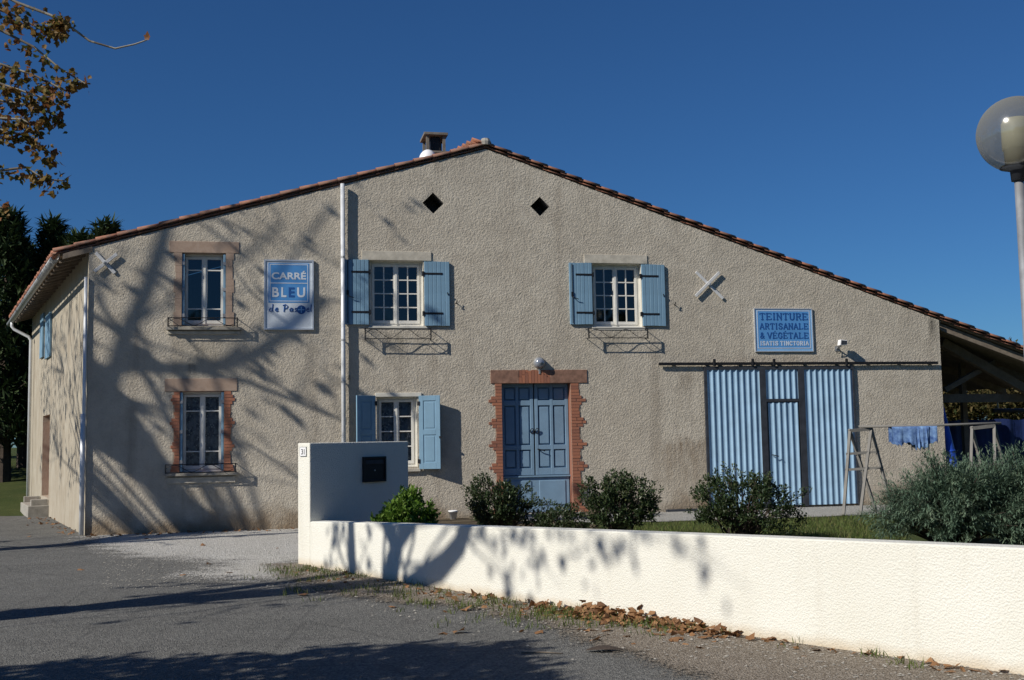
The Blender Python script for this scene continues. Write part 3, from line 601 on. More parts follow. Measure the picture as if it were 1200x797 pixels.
# ---- plank shutters
pme = {}
def shutter(x0, x1, z0, z1, rod=False, n_=6, hinge_right=True, y=-.04):
    base = MB().box(x0 + .004, x1 - .004, y + .012, y + .03, z0 + .004, z1 - .004).build('shutter', 'blue', house); pw = (x1 - x0) / n_
    key = round(z1 - z0, 3), round(pw, 4)
    if key not in pme:
        k = MB(); e = .006; hw = pw / 2 - .0015; hz = (z1 - z0) / 2; k.prism([(-hw, -hz), (hw, -hz), (hw, hz), (-hw, hz)], -.004, .012)
        k = MB(); pts = [(-hw, .012), (-hw, -.001), (-hw + e, -.007), (hw - e, -.007), (hw, -.001), (hw, .012)]
        vs = [(x, yy, -hz) for x, yy in pts] + [(x, yy, hz) for x, yy in pts]; k.add(vs, [(i, i + 1, i + 7, i + 6) for i in range(5)] + [(5, 4, 3, 2, 1, 0), (6, 7, 8, 9, 10, 11)])
        pme[key] = k.mesh('plank'); pme[key].materials.append(M['blue'])
    for i in range(n_):
        o = obj('plank', pme[key], None, base); o.location = (x0 + pw * (i + .5), y + random.uniform(-.0015, .0015), (z0 + z1) / 2 + random.uniform(-.004, .004))
    for zz in (z0 + (z1 - z0) * .19, z0 + (z1 - z0) * .81):
        xa, xb = (x0 + (x1 - x0) * .28, x1 + .01) if hinge_right else (x0 - .01, x0 + (x1 - x0) * .72)
        MB().box(xa, xb, y - .014, y - .006, zz - .019, zz + .019).build('strap_hinge', 'black', base, bevel=.002)
        xh = x1 + .02 if hinge_right else x0 - .02
        MB().box(xh - .016, xh + .016, y - .02, .01, zz - .045, zz + .045).build('hinge_pin', 'black', base, bevel=.003)
    if rod:
        xr = x0 + .055
        MB().tube([(xr, y - .02, z0 + .02), (xr, y - .02, z1 - .02)], .007, 6).build('bolt_rod', 'black', base)
        MB().tube([(xr, y - .02, (z0 + z1) / 2 - .06), (xr + .02, y - .06, (z0 + z1) / 2 - .09), (xr + .12, y - .05, (z0 + z1) / 2 - .12)], .009, 6).box(xr - .02, xr + .02, y - .03, y - .008, (z0 + z1) / 2 - .06, (z0 + z1) / 2 + .03).build('bolt_handle', 'black', base)
    else:
        MB().tube([(x1 - .03, y - .012, (z0 + z1) / 2 - .03), (x1 - .05, y - .03, (z0 + z1) / 2 + .02)], .01, 6).build('shutter_catch', 'black', base)
    return base
q = rect(404, 432.3, 304, 380, -.06); shutter(*q, rod=True, hinge_right=True)
q = rect(497.5, 527.2, 306.5, 381.5, -.06); shutter(*q, hinge_right=False)
q = rect(667.7, 694.5, 308, 380, -.06); shutter(*q, rod=True, hinge_right=True)
q = rect(752.9, 780, 310, 381.7, -.06); shutter(*q, hinge_right=False)
# panelled shutters of the ground floor window, standing off the wall at an angle
def panel_shutter(xh, wd, z0, z1, sgn, ang):
    p = bpy.data.objects.new('shutter', None); 
    me_ = MB(); st = .085; y0, y1 = -.018, .018
    me_.box(0, st, y0, y1, z0, z1); me_.box(wd - st, wd, y0, y1, z0, z1)
    for (a, b) in ((z0, z0 + .12), (z0 + (z1 - z0) * .5 - .05, z0 + (z1 - z0) * .5 + .05), (z1 - .10, z1)): me_.box(st, wd - st, y0, y1, a, b)
    o = me_.build('shutter', 'blue', house, bevel=.004); bpy.data.objects.remove(p)
    k = MB(); 
    for (a, b) in ((z0 + .12, z0 + (z1 - z0) * .5 - .05), (z0 + (z1 - z0) * .5 + .05, z1 - .10)):
        MB().box(st - .005, wd - st + .005, -.006, .006, a, b).build('panel', 'blue', o); MB().box(st + .03, wd - st - .03, -.013, .013, a + .03, b - .03).build('raised_field', 'blue', o, bevel=.006)
    for zz in (z0 + .15, z1 - .15): MB().box(-.03, .02, -.028, .028, zz - .04, zz + .04).build('hinge_pin', 'black', o)
    if sgn < 0: MB().tube([(wd * .55, -.03, z0 + .05), (wd * .55, -.03, z1 - .05)], .008, 6).box(wd * .3, wd * .75, -.034, -.02, z1 - .2, z1 - .165).box(wd * .45, wd * .65, -.05, -.02, (z0 + z1) / 2 - .06, (z0 + z1) / 2 + .02).build('bolt_rod', 'black', o)
    else: MB().box(wd - .02, wd + .02, -.03, -.01, (z0 + z1) / 2 - .12, (z0 + z1) / 2 - .08).build('shutter_catch', 'black', o)
    o.location = (xh, -.05, 0); o.rotation_euler[2] = ang if sgn > 0 else math.pi - ang
q = rect(490.6, 514.5, 463.6, 549.6, -.08); panel_shutter(W5[1] + .03, (q[1] - q[0]) * 1.05, q[2], q[3], 1, -R_(19))
q = rect(420, 440, 463.6, 549.6, -.1); panel_shutter(W5[0] - .03, (q[1] - q[0]) * 1.27, q[2], q[3], -1, -R_(26))
# ---- entrance door
a, b, c_, d = DR; yd = .19; z0 = fp(640, 594, yd)[1]; z0 = .15
zk = fp(640, 557, yd)[1]; midx = (a + b) / 2 - .015
door = MB().box(a, b, yd + .03, yd + .07, z0, d).build('door', 'doorblue', house)
MB().box(a + .02, b - .02, yd - .012, yd + .03, z0 + .002, zk - .03).build('kick_board', 'doorblue', door, bevel=.004)
MB().box(a + .08, midx - .08, yd - .026, yd - .008, z0 + .14, zk - .10).box(midx + .08, b - .1, yd - .026, yd - .008, z0 + .14, zk - .10).build('kick_panel', 'doorblue', door, bevel=.01)
MB().box(a, b, yd - .05, yd + .03, zk - .03, zk).build('door_rail', 'doorblue', door, bevel=.004)
for s_, (x0, x1) in enumerate(((a + .012, midx - .014), (midx + .014, b - .012))):
    H_ = d - zk; f1 = [0, .05, .20, .245, .60, .655, .82, .90]; zc = [zk + .01 + H_ * t for t in (.0, .075, .275, .325, .755, .81, .955, .995)]
    k = MB(); sx = .065; xm = (x0 + x1) / 2
    for (p, q_) in ((x0, x0 + sx), (xm - .03, xm + .03), (x1 - sx, x1)): k.box(p, q_, yd - .02, yd + .03, zc[0], zc[7])
    for (p, q_) in ((zc[0], zc[1]), (zc[2], zc[3]), (zc[4], zc[5]), (zc[6], zc[7])):
        k.box(x0 + sx, xm - .03, yd - .018, yd + .03, p, q_); k.box(xm + .03, x1 - sx, yd - .018, yd + .03, p, q_)
    lf = k.build('door_leaf', 'doorblue', door, bevel=.005)
    for (p, q_) in ((zc[1], zc[2]), (zc[3], zc[4]), (zc[5], zc[6])):
        for (r_, t) in ((x0 + sx, xm - .03), (xm + .03, x1 - sx)): MB().box(r_ + .025, t - .025, yd - .004, yd + .032, p + .025, q_ - .025).build('door_panel', 'doorblue', door, bevel=.012)
MB().box(midx - .013, midx + .013, yd - .004, yd + .032, zk, d).build('door_gap', 'darkframe', door)
zz = fp(630, 505, 0)[1]
for s_ in (-1, 1):
    MB().tube([(midx + s_ * .05 + .035 * math.cos(t), yd - .035 - .01 * math.sin(t), zz + .05 * math.sin(t)) for t in np.linspace(0, 2 * math.pi, 13)], .008, 6).build('ring_handle', 'black', door)
MB().tube([(midx + .06, yd - .02, zz - .36), (midx + .07, yd - .06, zz - .36), (midx + .2, yd - .06, zz - .40)], .011, 6).build('lever_handle', 'black', door)
MB().box(a - .1, b + .12, -.36, .1, .0, .148).build('doorstep', 'concrete', house, bevel=.012)
# ---- sliding garage door of corrugated sheet
q = rect(828, 1004, 429.5, 592.5, -.06); ga, gb, gz0_, gz1 = q; gz0_ = .115
def corr(x0, x1, z0, z1, y, name, parent, period=.131, amp=.027):
    n_ = int((x1 - x0) / period * 10); xs_ = np.linspace(x0, x1, n_ + 1); ys = [y - amp * (math.cos((x - x0) / period * 2 * math.pi) * .5 - .5 + .18 * math.cos((x - x0) / period * 4 * math.pi)) for x in xs_]
    vs = [(x, yy, z0) for x, yy in zip(xs_, ys)] + [(x, yy, z1) for x, yy in zip(xs_, ys)]; k = MB().add(vs, [(i, i + 1, i + 2 + n_, i + 1 + n_) for i in range(n_)])
    return k.build(name, 'steelblue', parent, True, fix=False)
fw = .055; xm0 = rect(893, 900, 430, 592, -.06); xm1 = rect(938.5, 945.5, 430, 592, -.06); zw = fp(918, 469, -.06)[1]
k = MB(); yf0, yf1 = -.052, .0
for (x0, x1) in ((ga, ga + fw), (xm0[0], xm0[1]), (xm1[0], xm1[1]), (gb - fw * .5, gb)): k.box(x0, x1, yf0, yf1 - .001, gz0_, gz1)
k.box(ga + fw, xm0[0], yf0, yf1 - .002, gz1 - .06, gz1 - .001); k.box(xm0[1], xm1[0], yf0, yf1 - .002, gz1 - .06, gz1 - .001); k.box(xm1[1], gb - fw * .5, yf0, yf1 - .002, gz1 - .06, gz1 - .001); k.box(xm0[1], xm1[0], yf0, yf1 - .002, zw - .03, zw + .03)
gd = k.build('garage_door', 'darkframe', house)
corr(ga + fw, xm0[0], gz0_ + .02, gz1 - .058, -.045, 'corrugated_panel', gd); corr(xm1[1], gb - fw * .5, gz0_ + .02, gz1 - .058, -.045, 'corrugated_panel', gd); corr(xm0[1], xm1[0], zw + .028, gz1 - .058, -.045, 'corrugated_panel', gd)
wk = corr(xm0[1] + .03, xm1[0] - .03, gz0_ + .03, zw - .05, -.05, 'wicket_door', gd)
MB().tube([(xm0[1] + .08, -.05, 1.18), (xm0[1] + .08, -.1, 1.18), (xm0[1] + .2, -.1, 1.15)], .012, 6).build('handle', 'black', wk)
MB().box(ga + fw, gb - fw * .5, -.02, -.004, gz0_ + .02, gz1 - .06).build('door_backing', 'darkframe', gd)
r0 = fp(772, 424.3, -.06); r1 = fp(1099, 427.5, -.06); zr = (r0[1] + r1[1]) / 2
rail = MB().box(r0[0], r1[0], -.075, -.045, zr - .028, zr + .03).build('sliding_rail', 'black', house)
for x in np.linspace(r0[0] + .3, r1[0] - .2, 9): MB().box(x - .02, x + .02, -.045, .01, zr - .02, zr + .02).build('rail_bracket', 'black', rail)
for px in (837, 882, 907, 992):
    u = fp(px, 420, -.07)[0]; MB().box(u - .03, u + .03, -.09, -.05, zr - .05, zr + .10).build('roller_hanger', 'black', rail, bevel=.015)
MB().box(fp(780, 596)[0], ga - .02, -.10, .01, .075, .135).build('bottom_track', 'darkframe', house)
# ---- downpipe on the front
u0 = fp(401.8, 300, -.09)[0]
dp = MB().tube([(u0, -.09, zroof(u0) - .02), (u0, -.09, .05)], .042, 12).build('front_downpipe', 'zincwhite', house, True)
for zz in (5.15, 3.55, 2.75, 1.6): MB().tube([(u0, -.09, zz - .02), (u0, -.09, zz + .02)], .048, 10).build('pipe_collar', 'zinc', dp); MB().box(u0 - .008, u0 + .008, -.09, .01, zz - .012, zz + .012).build('pipe_bracket', 'zinc', dp)
# ---- wall anchors
def anchor(c_, e1, e2):
    k = MB(); (x0, z0), (x1, z1) = [fp(*p, -.05) for p in e1]; k.beam((x0, -.024, z0), (x1, -.024, z1), .062, .026, up=(0, 1, 0)); o = k.build('wall_anchor', 'paleiron', house, bevel=.006)
    (x0, z0), (x1, z1) = [fp(*p, -.07) for p in e2]; MB().beam((x0, -.051, z0), (x1, -.051, z1), .062, .028, up=(0, 1, 0)).build('anchor_bar', 'paleiron', o, bevel=.006)
    u, z = fp(*c_, -.06); MB().lathe((u, -.034, z), [(.0, -.065), (.024, -.06), (.028, -.045), (.028, .06)], 8, 'y').build('anchor_bolt', 'zinc', o)
anchor((831.6, 333.5), ((816, 318.5), (848, 350)), ((815.5, 347), (843.5, 319)))
anchor((122.5, 308), ((112, 296), (134.5, 320)), ((110.5, 318), (137, 297.5)))
for (px, py) in ((534.5, 355), (790, 357), (408.5, 443)):
    u, z = fp(px, py); MB().tube([(u, .01, z), (u, -.06, z), (u + .01, -.065, z + .05)], .009, 6).box(u - .025, u + .025, -.07, -.055, z - .03, z - .015).build('shutter_dog', 'black', house)
# ---- chimney and white roof dome
tc = 1.6; Yc = H2W(6.4, tc, 0).y
cu0, cz0 = fp(499.8, 182, tc); cu1, cz1 = fp(522, 160, tc)
k = MB(); wch = cu1 - cu0; y0, y1 = tc, tc + .62
M['darkstone'] = soft('weathered_chimney', (.17, .155, .13), .95, .3, 6, .4, 40, .006)
k.box(cu0, cu1, y0, y1, cz0 - .7, cz0 + .06); ch = k.build('chimney', 'darkstone', roof, bevel=.008)
MB().box(cu0 - .03, cu1 + .03, y0 - .03, y1 + .03, cz0 + .06, cz0 + .10).build('chimney_ledge', 'darkstone', ch)
for (x, y) in ((cu0 + .03, y0 + .03), (cu1 - .03, y0 + .03), (cu0 + .03, y1 - .03), (cu1 - .03, y1 - .03)): MB().box(x - .03, x + .03, y - .03, y + .03, cz0 + .1, cz1 + .02).build('chimney_post', 'darkstone', ch)
MB().box(cu0 - .05, cu1 + .05, y0 - .05, y1 + .05, cz1 + .02, cz1 + .075).build('chimney_cap', 'darkstone', ch, bevel=.006); MB().box(cu0 + .1, cu1 - .1, y0 + .1, y1 - .1, cz0 + .1, cz1).build('flue', 'black', ch)
du, dz_ = fp(501.5, 186, 1.0); MB().lathe((du, 1.0, dz_ - .05), [(.19, -.12)] + [(.19 * math.cos(a), .24 * math.sin(a)) for a in np.linspace(0, math.pi / 2, 8)], 20).build('roof_dome', 'plastic_white', roof, True)
# ---- open lean-to on the right
lean = MB().add(roof_slab(UR + .02, uE, -.18, -.03, T0 + .13, T0 + .26), BF).build('verge_rafter', 'wood', house)
for t_ in (1.3, 2.6, 3.9, 5.2, 6.5, 7.8): MB().add(roof_slab(UR + .02, uE, -.16, -.005, t_, t_ + .1), BF).build('rafter', 'wood', lean)
def lt(px, py, v): u, z = fp(px, py, v); return (u, v, z)
MB().beam(lt(1103, 401, .9), lt(1240, 478, .9), .16, .19).build('principal_rafter', 'wood', lean)
MB().beam(lt(1104, 467, 1.3), lt(1245, 466, 1.3), .16, .19).build('tie_beam', 'wood', lean)
MB().beam(lt(1107, 457, 1.1), lt(1166, 424, 1.1), .1, .11).build('strut', 'wood', lean)
p1 = lt(1126.5, 422, 2.0); MB().box(p1[0] - .06, p1[0] + .06, 1.94, 2.06, .05, p1[2]).build('post', 'wood', lean)
p2 = lt(1235, 440, .9); MB().box(p2[0] - .09, p2[0] + .09, .8, .98, .05, p2[2]).build('post', 'wood', lean)
p3 = S(uE - .3, DEP - .3, 0); MB().box(p3[0] - .09, p3[0] + .09, p3[1] - .09, p3[1] + .09, -.1, zroof(uE)).build('post', 'wood', lean)
k = MB(); a0 = S(UR + .05, DEP - .2, 0); a1 = S(uE, DEP - .2, 0)
MB().add(slab(a0[:2], a1[:2], 2.28, zroof(UR) - .2, .05), BF).build('back_boarding', 'wood', lean)
p4 = lt(1169, 443, 2.6); p5 = lt(1169, 480, 2.6); MB().tube([(p4[0], 2.6, p4[2] + .2), (p5[0], 2.6, p5[2])], .02, 6).build('hanging_rod', 'galv', lean)
MB().tube([lt(1164, 481, 2.6), lt(1230, 481, 2.6)], .05, 7).build('pulley_pole', 'darkframe', lean)
M['navytarp'] = soft('navy_tarpaulin', (.012, .025, .10), .6, .3, 3, .4, 8, .03); M['bluetarp'] = soft('blue_tarpaulin', (.02, .07, .42), .45, .25, 4, .4, 9, .03)
ts = empty('tarpaulin_screen', H2W(19.4, 4.2, GZ), TH, 'dark navy tarpaulin screen hung across the back of the open lean-to', 'tarpaulin')
k = MB(); n_ = 46; x0, x1 = -2.0, 3.2; zt = fp(1150, 492, 4.2)[1] - GZ
vs = [(x0 + (x1 - x0) * i / n_, .05 * math.sin(i * .9) + .03 * math.sin(i * 2.3), z + (.02 * math.sin(i * .7) if z > .5 else 0)) for z in (.0, zt) for i in range(n_ + 1)]
k.add(vs, [(i, i + 1, i + 2 + n_, i + 1 + n_) for i in range(n_)]); k.build('sheet', 'navytarp', ts, True, fix=False)
for i in range(5): MB().box(x0 + i * 1.3 - .03, x0 + i * 1.3 + .03, .09, .15, -.05, zt + .02).build('stake', 'wood', ts)
rt = fp(1112, 462, .5); rb = fp(1117, 532, -.1); k = MB()
top = H2W(UR + .12, .35, rt[1]); bot = H2W(UR + .26, .05, GZ)
k.tube([bot, bot.lerp(top, .3), bot.lerp(top, .6), bot.lerp(top, .85), top], [.17, .15, .115, .075, .04], 12).tube([bot.lerp(top, .45) + Vector((.0, 0, 0)), bot.lerp(top, .47)], [.143, .141], 12)
tag(k.build('rolled_tarpaulin', 'bluetarp', None, True), 'bright blue rolled tarpaulin leaning on the end of the beige wall', 'tarpaulin')
# ------------------------------------------------------------------ lettering
def text_mesh(s, h, bold=0.0, sx=1.0, shear=0):
    cu = bpy.data.curves.new('t', 'FONT'); cu.body = s; cu.size = 1; cu.offset = bold; cu.extrude = .004 / h; cu.shear = shear; cu.align_x = 'CENTER'; o = bpy.data.objects.new('t', cu); col.objects.link(o)
    dg = bpy.context.evaluated_depsgraph_get(); me_ = bpy.data.meshes.new_from_object(o.evaluated_get(dg)); bpy.data.objects.remove(o)
    me_.materials.clear(); return me_
def put_text(s, cx_, zb, width, height, y, mt, parent, bold=.012, name='lettering'):
    me_ = text_mesh(s, height, bold); xs_ = [v.co.x for v in me_.vertices]; zs = [v.co.y for v in me_.vertices]
    acc = any(c in 'ÉÈ' for c in s); capH = .73
    sx = width / (max(xs_) - min(xs_)); szz = height / capH; ox = (max(xs_) + min(xs_)) / 2
    for v in me_.vertices: x, yy, zz = v.co; v.co = (cx_ + (x - ox) * sx, y - .002 - zz * .01, zb + yy * szz)
    return obj(name, me_, mt, parent)
# slab-serif stroke letters: strokes on a 0..1 box, then serif bars (x, y, half length)
SF = {'T': ([(.5, 0, .5, 1), (.06, .95, .94, .95)], [(.5, .04, .22)], [(.07, .86), (.93, .86)]),
 'E': ([(.2, 0, .2, 1), (.05, .95, .9, .95), (.05, .05, .92, .05), (.2, .5, .65, .5)], [], [(.88, .86), (.9, .15), (.64, .5)]),
 'I': ([(.5, 0, .5, 1)], [(.5, .04, .3), (.5, .96, .3)], []),
 'N': ([(.17, 0, .17, 1), (.17, .95, .83, .08), (.83, 0, .83, 1)], [(.17, .04, .17), (.17, .96, .17), (.83, .96, .17)], []),
 'U': ([(.18, 1, .18, .3, .28, .08, .5, .03, .72, .08, .82, .3, .82, 1)], [(.18, .96, .18), (.82, .96, .18)], []),
 'R': ([(.2, 0, .2, 1), (.05, .95, .6, .95, .8, .86, .8, .62, .6, .5, .2, .5), (.5, .5, .85, .05)], [(.2, .04, .18), (.88, .04, .12)], []),
 'A': ([(.1, .02, .5, .98, .9, .02), (.25, .32, .75, .32)], [(.1, .04, .14), (.9, .04, .14)], []),
 'S': ([(.82, .75, .7, .93, .4, .97, .2, .85, .2, .64, .4, .53, .65, .46, .82, .33, .8, .14, .6, .03, .3, .05, .17, .25)], [], [(.83, .86), (.16, .14)]),
 'L': ([(.22, 0, .22, 1), (.05, .05, .9, .05)], [(.22, .96, .2)], [(.88, .16)]),
 'V': ([(.1, .98, .5, .02, .9, .98)], [(.1, .96, .15), (.9, .96, .15)], []),
 'G': ([(.84, .72, .7, .93, .45, .98, .22, .82, .14, .5, .22, .18, .45, .02, .7, .06, .84, .2, .84, .44)], [(.76, .44, .2)], [(.85, .84)]),
 'B': ([(.2, 0, .2, 1), (.05, .95, .6, .95, .76, .85, .74, .63, .55, .53, .2, .53), (.55, .53, .82, .42, .82, .15, .6, .05, .05, .05)], [], []),
 'C': ([(.84, .72, .7, .93, .45, .98, .22, .82, .14, .5, .22, .18, .45, .02, .7, .06, .86, .25)], [], [(.85, .84)]),
 'O': ([(.5, .98, .24, .86, .13, .5, .24, .14, .5, .02, .76, .14, .87, .5, .76, .86, .5, .98)], [], []),
 '&': ([(.9, .05, .3, .72, .32, .9, .48, .97, .62, .88, .6, .72, .25, .42, .14, .22, .28, .04, .52, .05, .8, .4)], [(.84, .42, .12)], [])}
def serif_text(s, x0, x1, zb, h_, y, mt, parent, wt=.15):
    k = MB(); wds = [(.42 if c in ' ' else .62 if c in 'I' else .95 if c in '&' else 1.0) for c in s]; u_ = (x1 - x0) / sum(wds); x = x0; dd = 0
    for c, wd in zip(s, wds):
        base = {'É': 'E', 'È': 'E'}.get(c, c)
        if base in SF:
            st, se, tk = SF[base]; cw = u_ * wd; g = cw * .9; P_ = lambda a, b: (x + cw * .05 + a * g, zb + b * h_)
            for p in st:
                for i in range(0, len(p) - 2, 2):
                    a = P_(p[i], p[i + 1]); b = P_(p[i + 2], p[i + 3]); hz = abs(a[1] - b[1]) < h_ * .03; ww = h_ * (wt * .72 if hz else wt * 1.25); dd = (dd + 1) % 7
                    d = Vector((b[0] - a[0], 0, b[1] - a[1])); d = d.normalized() * ww * .35; yy = y - .002 - dd * .0002
                    k.beam((a[0] - d.x, yy, a[1] - d.z), (b[0] + d.x, yy, b[1] + d.z), ww, .003, up=(0, 1, 0))
            for (a, b, l_) in se: p = P_(a, b); k.box(p[0] - l_ * g, p[0] + l_ * g, y - .0048, y - .001, p[1] - h_ * .05, p[1] + h_ * .05)
            for (a, b) in tk: p = P_(a, b); k.box(p[0] - h_ * .05, p[0] + h_ * .05, y - .0052, y - .001, p[1] - h_ * .10, p[1] + h_ * .10)
            if c != base: p = P_(.5, 1.2); k.beam((p[0] - h_ * .1, y - .003, p[1] - h_ * .05), (p[0] + h_ * .12, y - .003, p[1] + h_ * .1), h_ * .1, .003, up=(0, 1, 0))
        x += u_ * wd
    return k.build('lettering', mt, parent)
def frame_boxes(k, x0, x1, z0, z1, t, y0, y1):
    k.box(x0, x0 + t, y0, y1, z0, z1); k.box(x1 - t, x1, y0, y1, z0, z1); k.box(x0 + t, x1 - t, y0, y1, z1 - t, z1); k.box(x0 + t, x1 - t, y0, y1, z0, z0 + t); return k
# sign CARRE BLEU
q = rect(309.5, 367.5, 304.5, 386, -.07); w_, h_ = q[1] - q[0], q[3] - q[2]
s1 = empty('shop_sign', H2W(q[0], .03, q[2]), TH, 'tall blue and white CARRÉ BLEU sign on the beige wall', 'sign')
MB().box(.0, w_, -.06, -.01, .0, h_).build('board', 'signwhite', s1); frame_boxes(MB(), -.004, w_ + .004, -.004, h_ + .004, .028, -.075, -.008).build('frame', 'alu', s1)
bx0, bx1, bz0, bz1 = w_ * .085, w_ * .915, h_ * .385, h_ * .955
MB().box(bx0, bx1, -.063, -.058, bz0, bz1).build('blue_field', 'signblue', s1)
frame_boxes(MB(), bx0 + .025, bx1 - .025, bz0 + .025, bz1 - .02, .013, -.0655, -.062).box(bx0 + .04, bx1 - .04, -.0655, -.062, bz0 + (bz1 - bz0) * .485, bz0 + (bz1 - bz0) * .505).build('border_line', 'signwhite', s1)
put_text('CARRÉ', w_ * .5, h_ * .725, w_ * .70, h_ * .098, -.064, 'signwhite', s1, .03)
for ch_, f0, f1_, mt in (('B', .16, .30, 'signwhite'), ('L', .345, .45, 'signwhite'), ('E', .495, .615, 'signdark'), ('U', .665, .83, 'signwhite')): put_text(ch_, w_ * (f0 + f1_) / 2, h_ * .47, w_ * (f1_ - f0), h_ * .14, -.064, mt, s1, .03)
def script(k, strokes, x, z, sc_, y):
    for p in strokes: k.tube([(x + p[i] * sc_, y, z + p[i + 1] * sc_) for i in range(0, len(p), 2)], sc_ * .075, 5)
k = MB(); s_ = h_ * .10; zb = h_ * .255; y = -.062
d_ = [(.5, .45, .3, .55, .1, .35, .15, .08, .35, .05, .5, .3), (.58, 1.1, .5, .5, .52, .08, .62, .05)]; e_ = [(.05, .3, .45, .36, .4, .55, .2, .52, .08, .25, .25, .04, .5, .14)]
P_ = [(.25, 0, .35, 1.0), (.1, .9, .5, 1.05, .8, .8, .65, .5, .3, .42)]; a_s = [(.5, .45, .3, .55, .1, .35, .15, .08, .35, .05, .5, .4), (.52, .5, .5, .1, .6, .04)]; ss = [(.42, .48, .2, .52, .12, .38, .38, .22, .36, .06, .1, .06)]; ll = [(.2, 1.05, .12, .3, .2, .03)]
for st, xx in ((d_, .09), (e_, .21), (P_, .36), (a_s, .50), (ss, .60), (e_, .845), (ll, .925)): script(k, st, w_ * xx, zb, s_, y)
k.build('script_lettering', 'signdark', s1)
ex, ez = w_ * .75, h_ * .285; rr = w_ * .092
em = MB().lathe((ex, -.060, ez), [(0, -.006), (rr, -.006), (rr, .004)], 20, 'y').build('round_emblem', 'signdark', s1)
MB().box(ex - rr * .7, ex + rr * .7, -.0685, -.0662, ez - rr * .1, ez + rr * .1).box(ex - rr * .1, ex + rr * .1, -.0688, -.0663, ez - rr * .7, ez + rr * .7).build('emblem_cross', 'signpale', em)
# sign TEINTURE
q = rect(885, 953, 361.5, 412, -.05); w_, h_ = q[1] - q[0], q[3] - q[2]
s2 = empty('shop_sign', H2W(q[0], .02, q[2]), TH, 'wide blue TEINTURE ARTISANALE sign above the sliding garage door', 'sign')
MB().box(0, w_, -.045, -.01, 0, h_).build('board', 'signpale', s2); frame_boxes(MB(), -.004, w_ + .004, -.004, h_ + .004, .02, -.055, -.008).build('frame', 'alu', s2)
MB().box(w_ * .055, w_ * .945, -.0475, -.044, h_ * .09, h_ * .945).build('blue_field', M['signmid'] if 'signmid' in M else M.setdefault('signmid', soft('sign_mid_blue', (.10, .30, .62), .4, .06, 3)), s2)
frame_boxes(MB(), w_ * .045, w_ * .955, h_ * .075, h_ * .955, .014, -.0495, -.046).build('border_line', 'signwhite', s2)
for s_, zb, hh, mt in (('TEINTURE', .735, .155, 'signdark'), ('ARTISANALE', .52, .135, 'signdark'), ('& VÉGÉTALE', .305, .135, 'signdark'), ('ISATIS TINCTORIA', .145, .095, 'signwhite')):
    serif_text(s_, w_ * .08, w_ * .925, h_ * zb, h_ * hh, -.0475, mt, s2)
# ------------------------------------------------------------------ wall lamp, floodlight
u, z = fp(633, 425, -.1)
wl = empty('wall_lamp', H2W(u, 0, z), TH, 'round silver wall lamp above the blue double door', 'lamp')
MB().lathe((0, -.02, 0), [(0, .03), (.115, .03), (.12, .0), (.105, -.05), (.1, -.055)], 20, 'y').build('base', 'galv', wl, True)
MB().lathe((0, -.07, 0), [(.1, .0), (.092, -.035), (.06, -.065), (0, -.075)], 18, 'y').build('lens', 'lens', wl, True)
MB().box(-.018, .018, -.03, .0, -.22, -.11).build('cable_cover', 'zinc', wl)
u, z = fp(987, 402, -.2)
fl = empty('flood_light', H2W(u, 0, z), TH, 'small white floodlight bracketed to the wall above the garage rail', 'floodlight')
k = MB(); k.prism([(-.075, -.05), (.09, -.045), (.10, .055), (-.055, .07)], -.24, -.12); k.build('housing', 'plastic_white', fl, bevel=.008)
MB().prism([(-.05, -.036), (.078, -.032), (.086, .044), (-.036, .056)], -.243, -.238).build('glass_front', 'darkframe', fl)
MB().beam((-.02, -.18, -.06), (-.03, -.01, -.1), .03, .02).box(-.07, .02, -.012, .0, -.15, -.05).build('bracket', 'galv', fl)
MB().tube([(-.05, -.12, -.06), (-.06, -.06, -.19), (.03, -.03, -.21), (.05, -.02, -.14)], .006, 5).build('cable', 'black', fl)
# ------------------------------------------------------------------ garden wall with gate pier, letterbox, number plate
top_px = [(352, 609.5), (363, 610), (500, 616), (600, 620), (800, 625.3), (1000, 632), (1200, 638.5)]
def wall_top(P):
    px = proj(P)[0]; py = np.interp(px, [a for a, b in top_px], [b for a, b in top_px]); d = ray(px, py)
    return EYE + d.z * (P.y / d.y) if px < 1230 else None
zt_ = []; 
for P in WL:
    z = wall_top(P); zt_.append(z if z is not None else zt_[-1])
zt_ = list(np.polyval(np.polyfit(range(len(zt_)), zt_, 2), range(len(zt_))))
# pier thickness from the lit end, length from the shaded face
tk = .2
while proj(WL[0] + d0 * tk)[0] < 363 and tk < .5: tk += .005
Lp = .5
while proj(WL[0] + d0 * tk + q0 * Lp + Vector((0, 0, 1.5)))[0] < 478 and Lp < 4: Lp += .01
gw = MB(); TW = .2; n_ = len(WL); vs = []; fs = []
ST = []                                              # resampled line, starting behind the pier
acc = []
for i in range(n_):
    a = WL[max(i - 1, 0)]; b = WL[min(i + 1, n_ - 1)]; dd = (b - a).normalized(); acc.append(Vector((-dd.y, dd.x, 0)))
i0 = 0
for i in range(n_):
    P = WL[i] if i > 0 else WL[0] + d0 * (tk + .001); nn = acc[i] * TW
    vs += [(P.x, P.y, -.1), (P.x + nn.x, P.y + nn.y, -.1), (P.x + nn.x, P.y + nn.y, zt_[i]), (P.x, P.y, zt_[i])]
while (WL[i0 + 1] - WL[0]).length < tk + .02: i0 += 1
vs = vs[:4] + vs[4 * (i0 + 1):]; m_ = len(vs) // 4
for i in range(m_ - 1):
    for k_ in range(4): k2 = (k_ + 1) % 4; fs.append((4 * i + k_, 4 * i + k2, 4 * i + 4 + k2, 4 * i + 4 + k_))
fs += [(0, 1, 2, 3), tuple(4 * (m_ - 1) + k_ for k_ in (3, 2, 1, 0))]
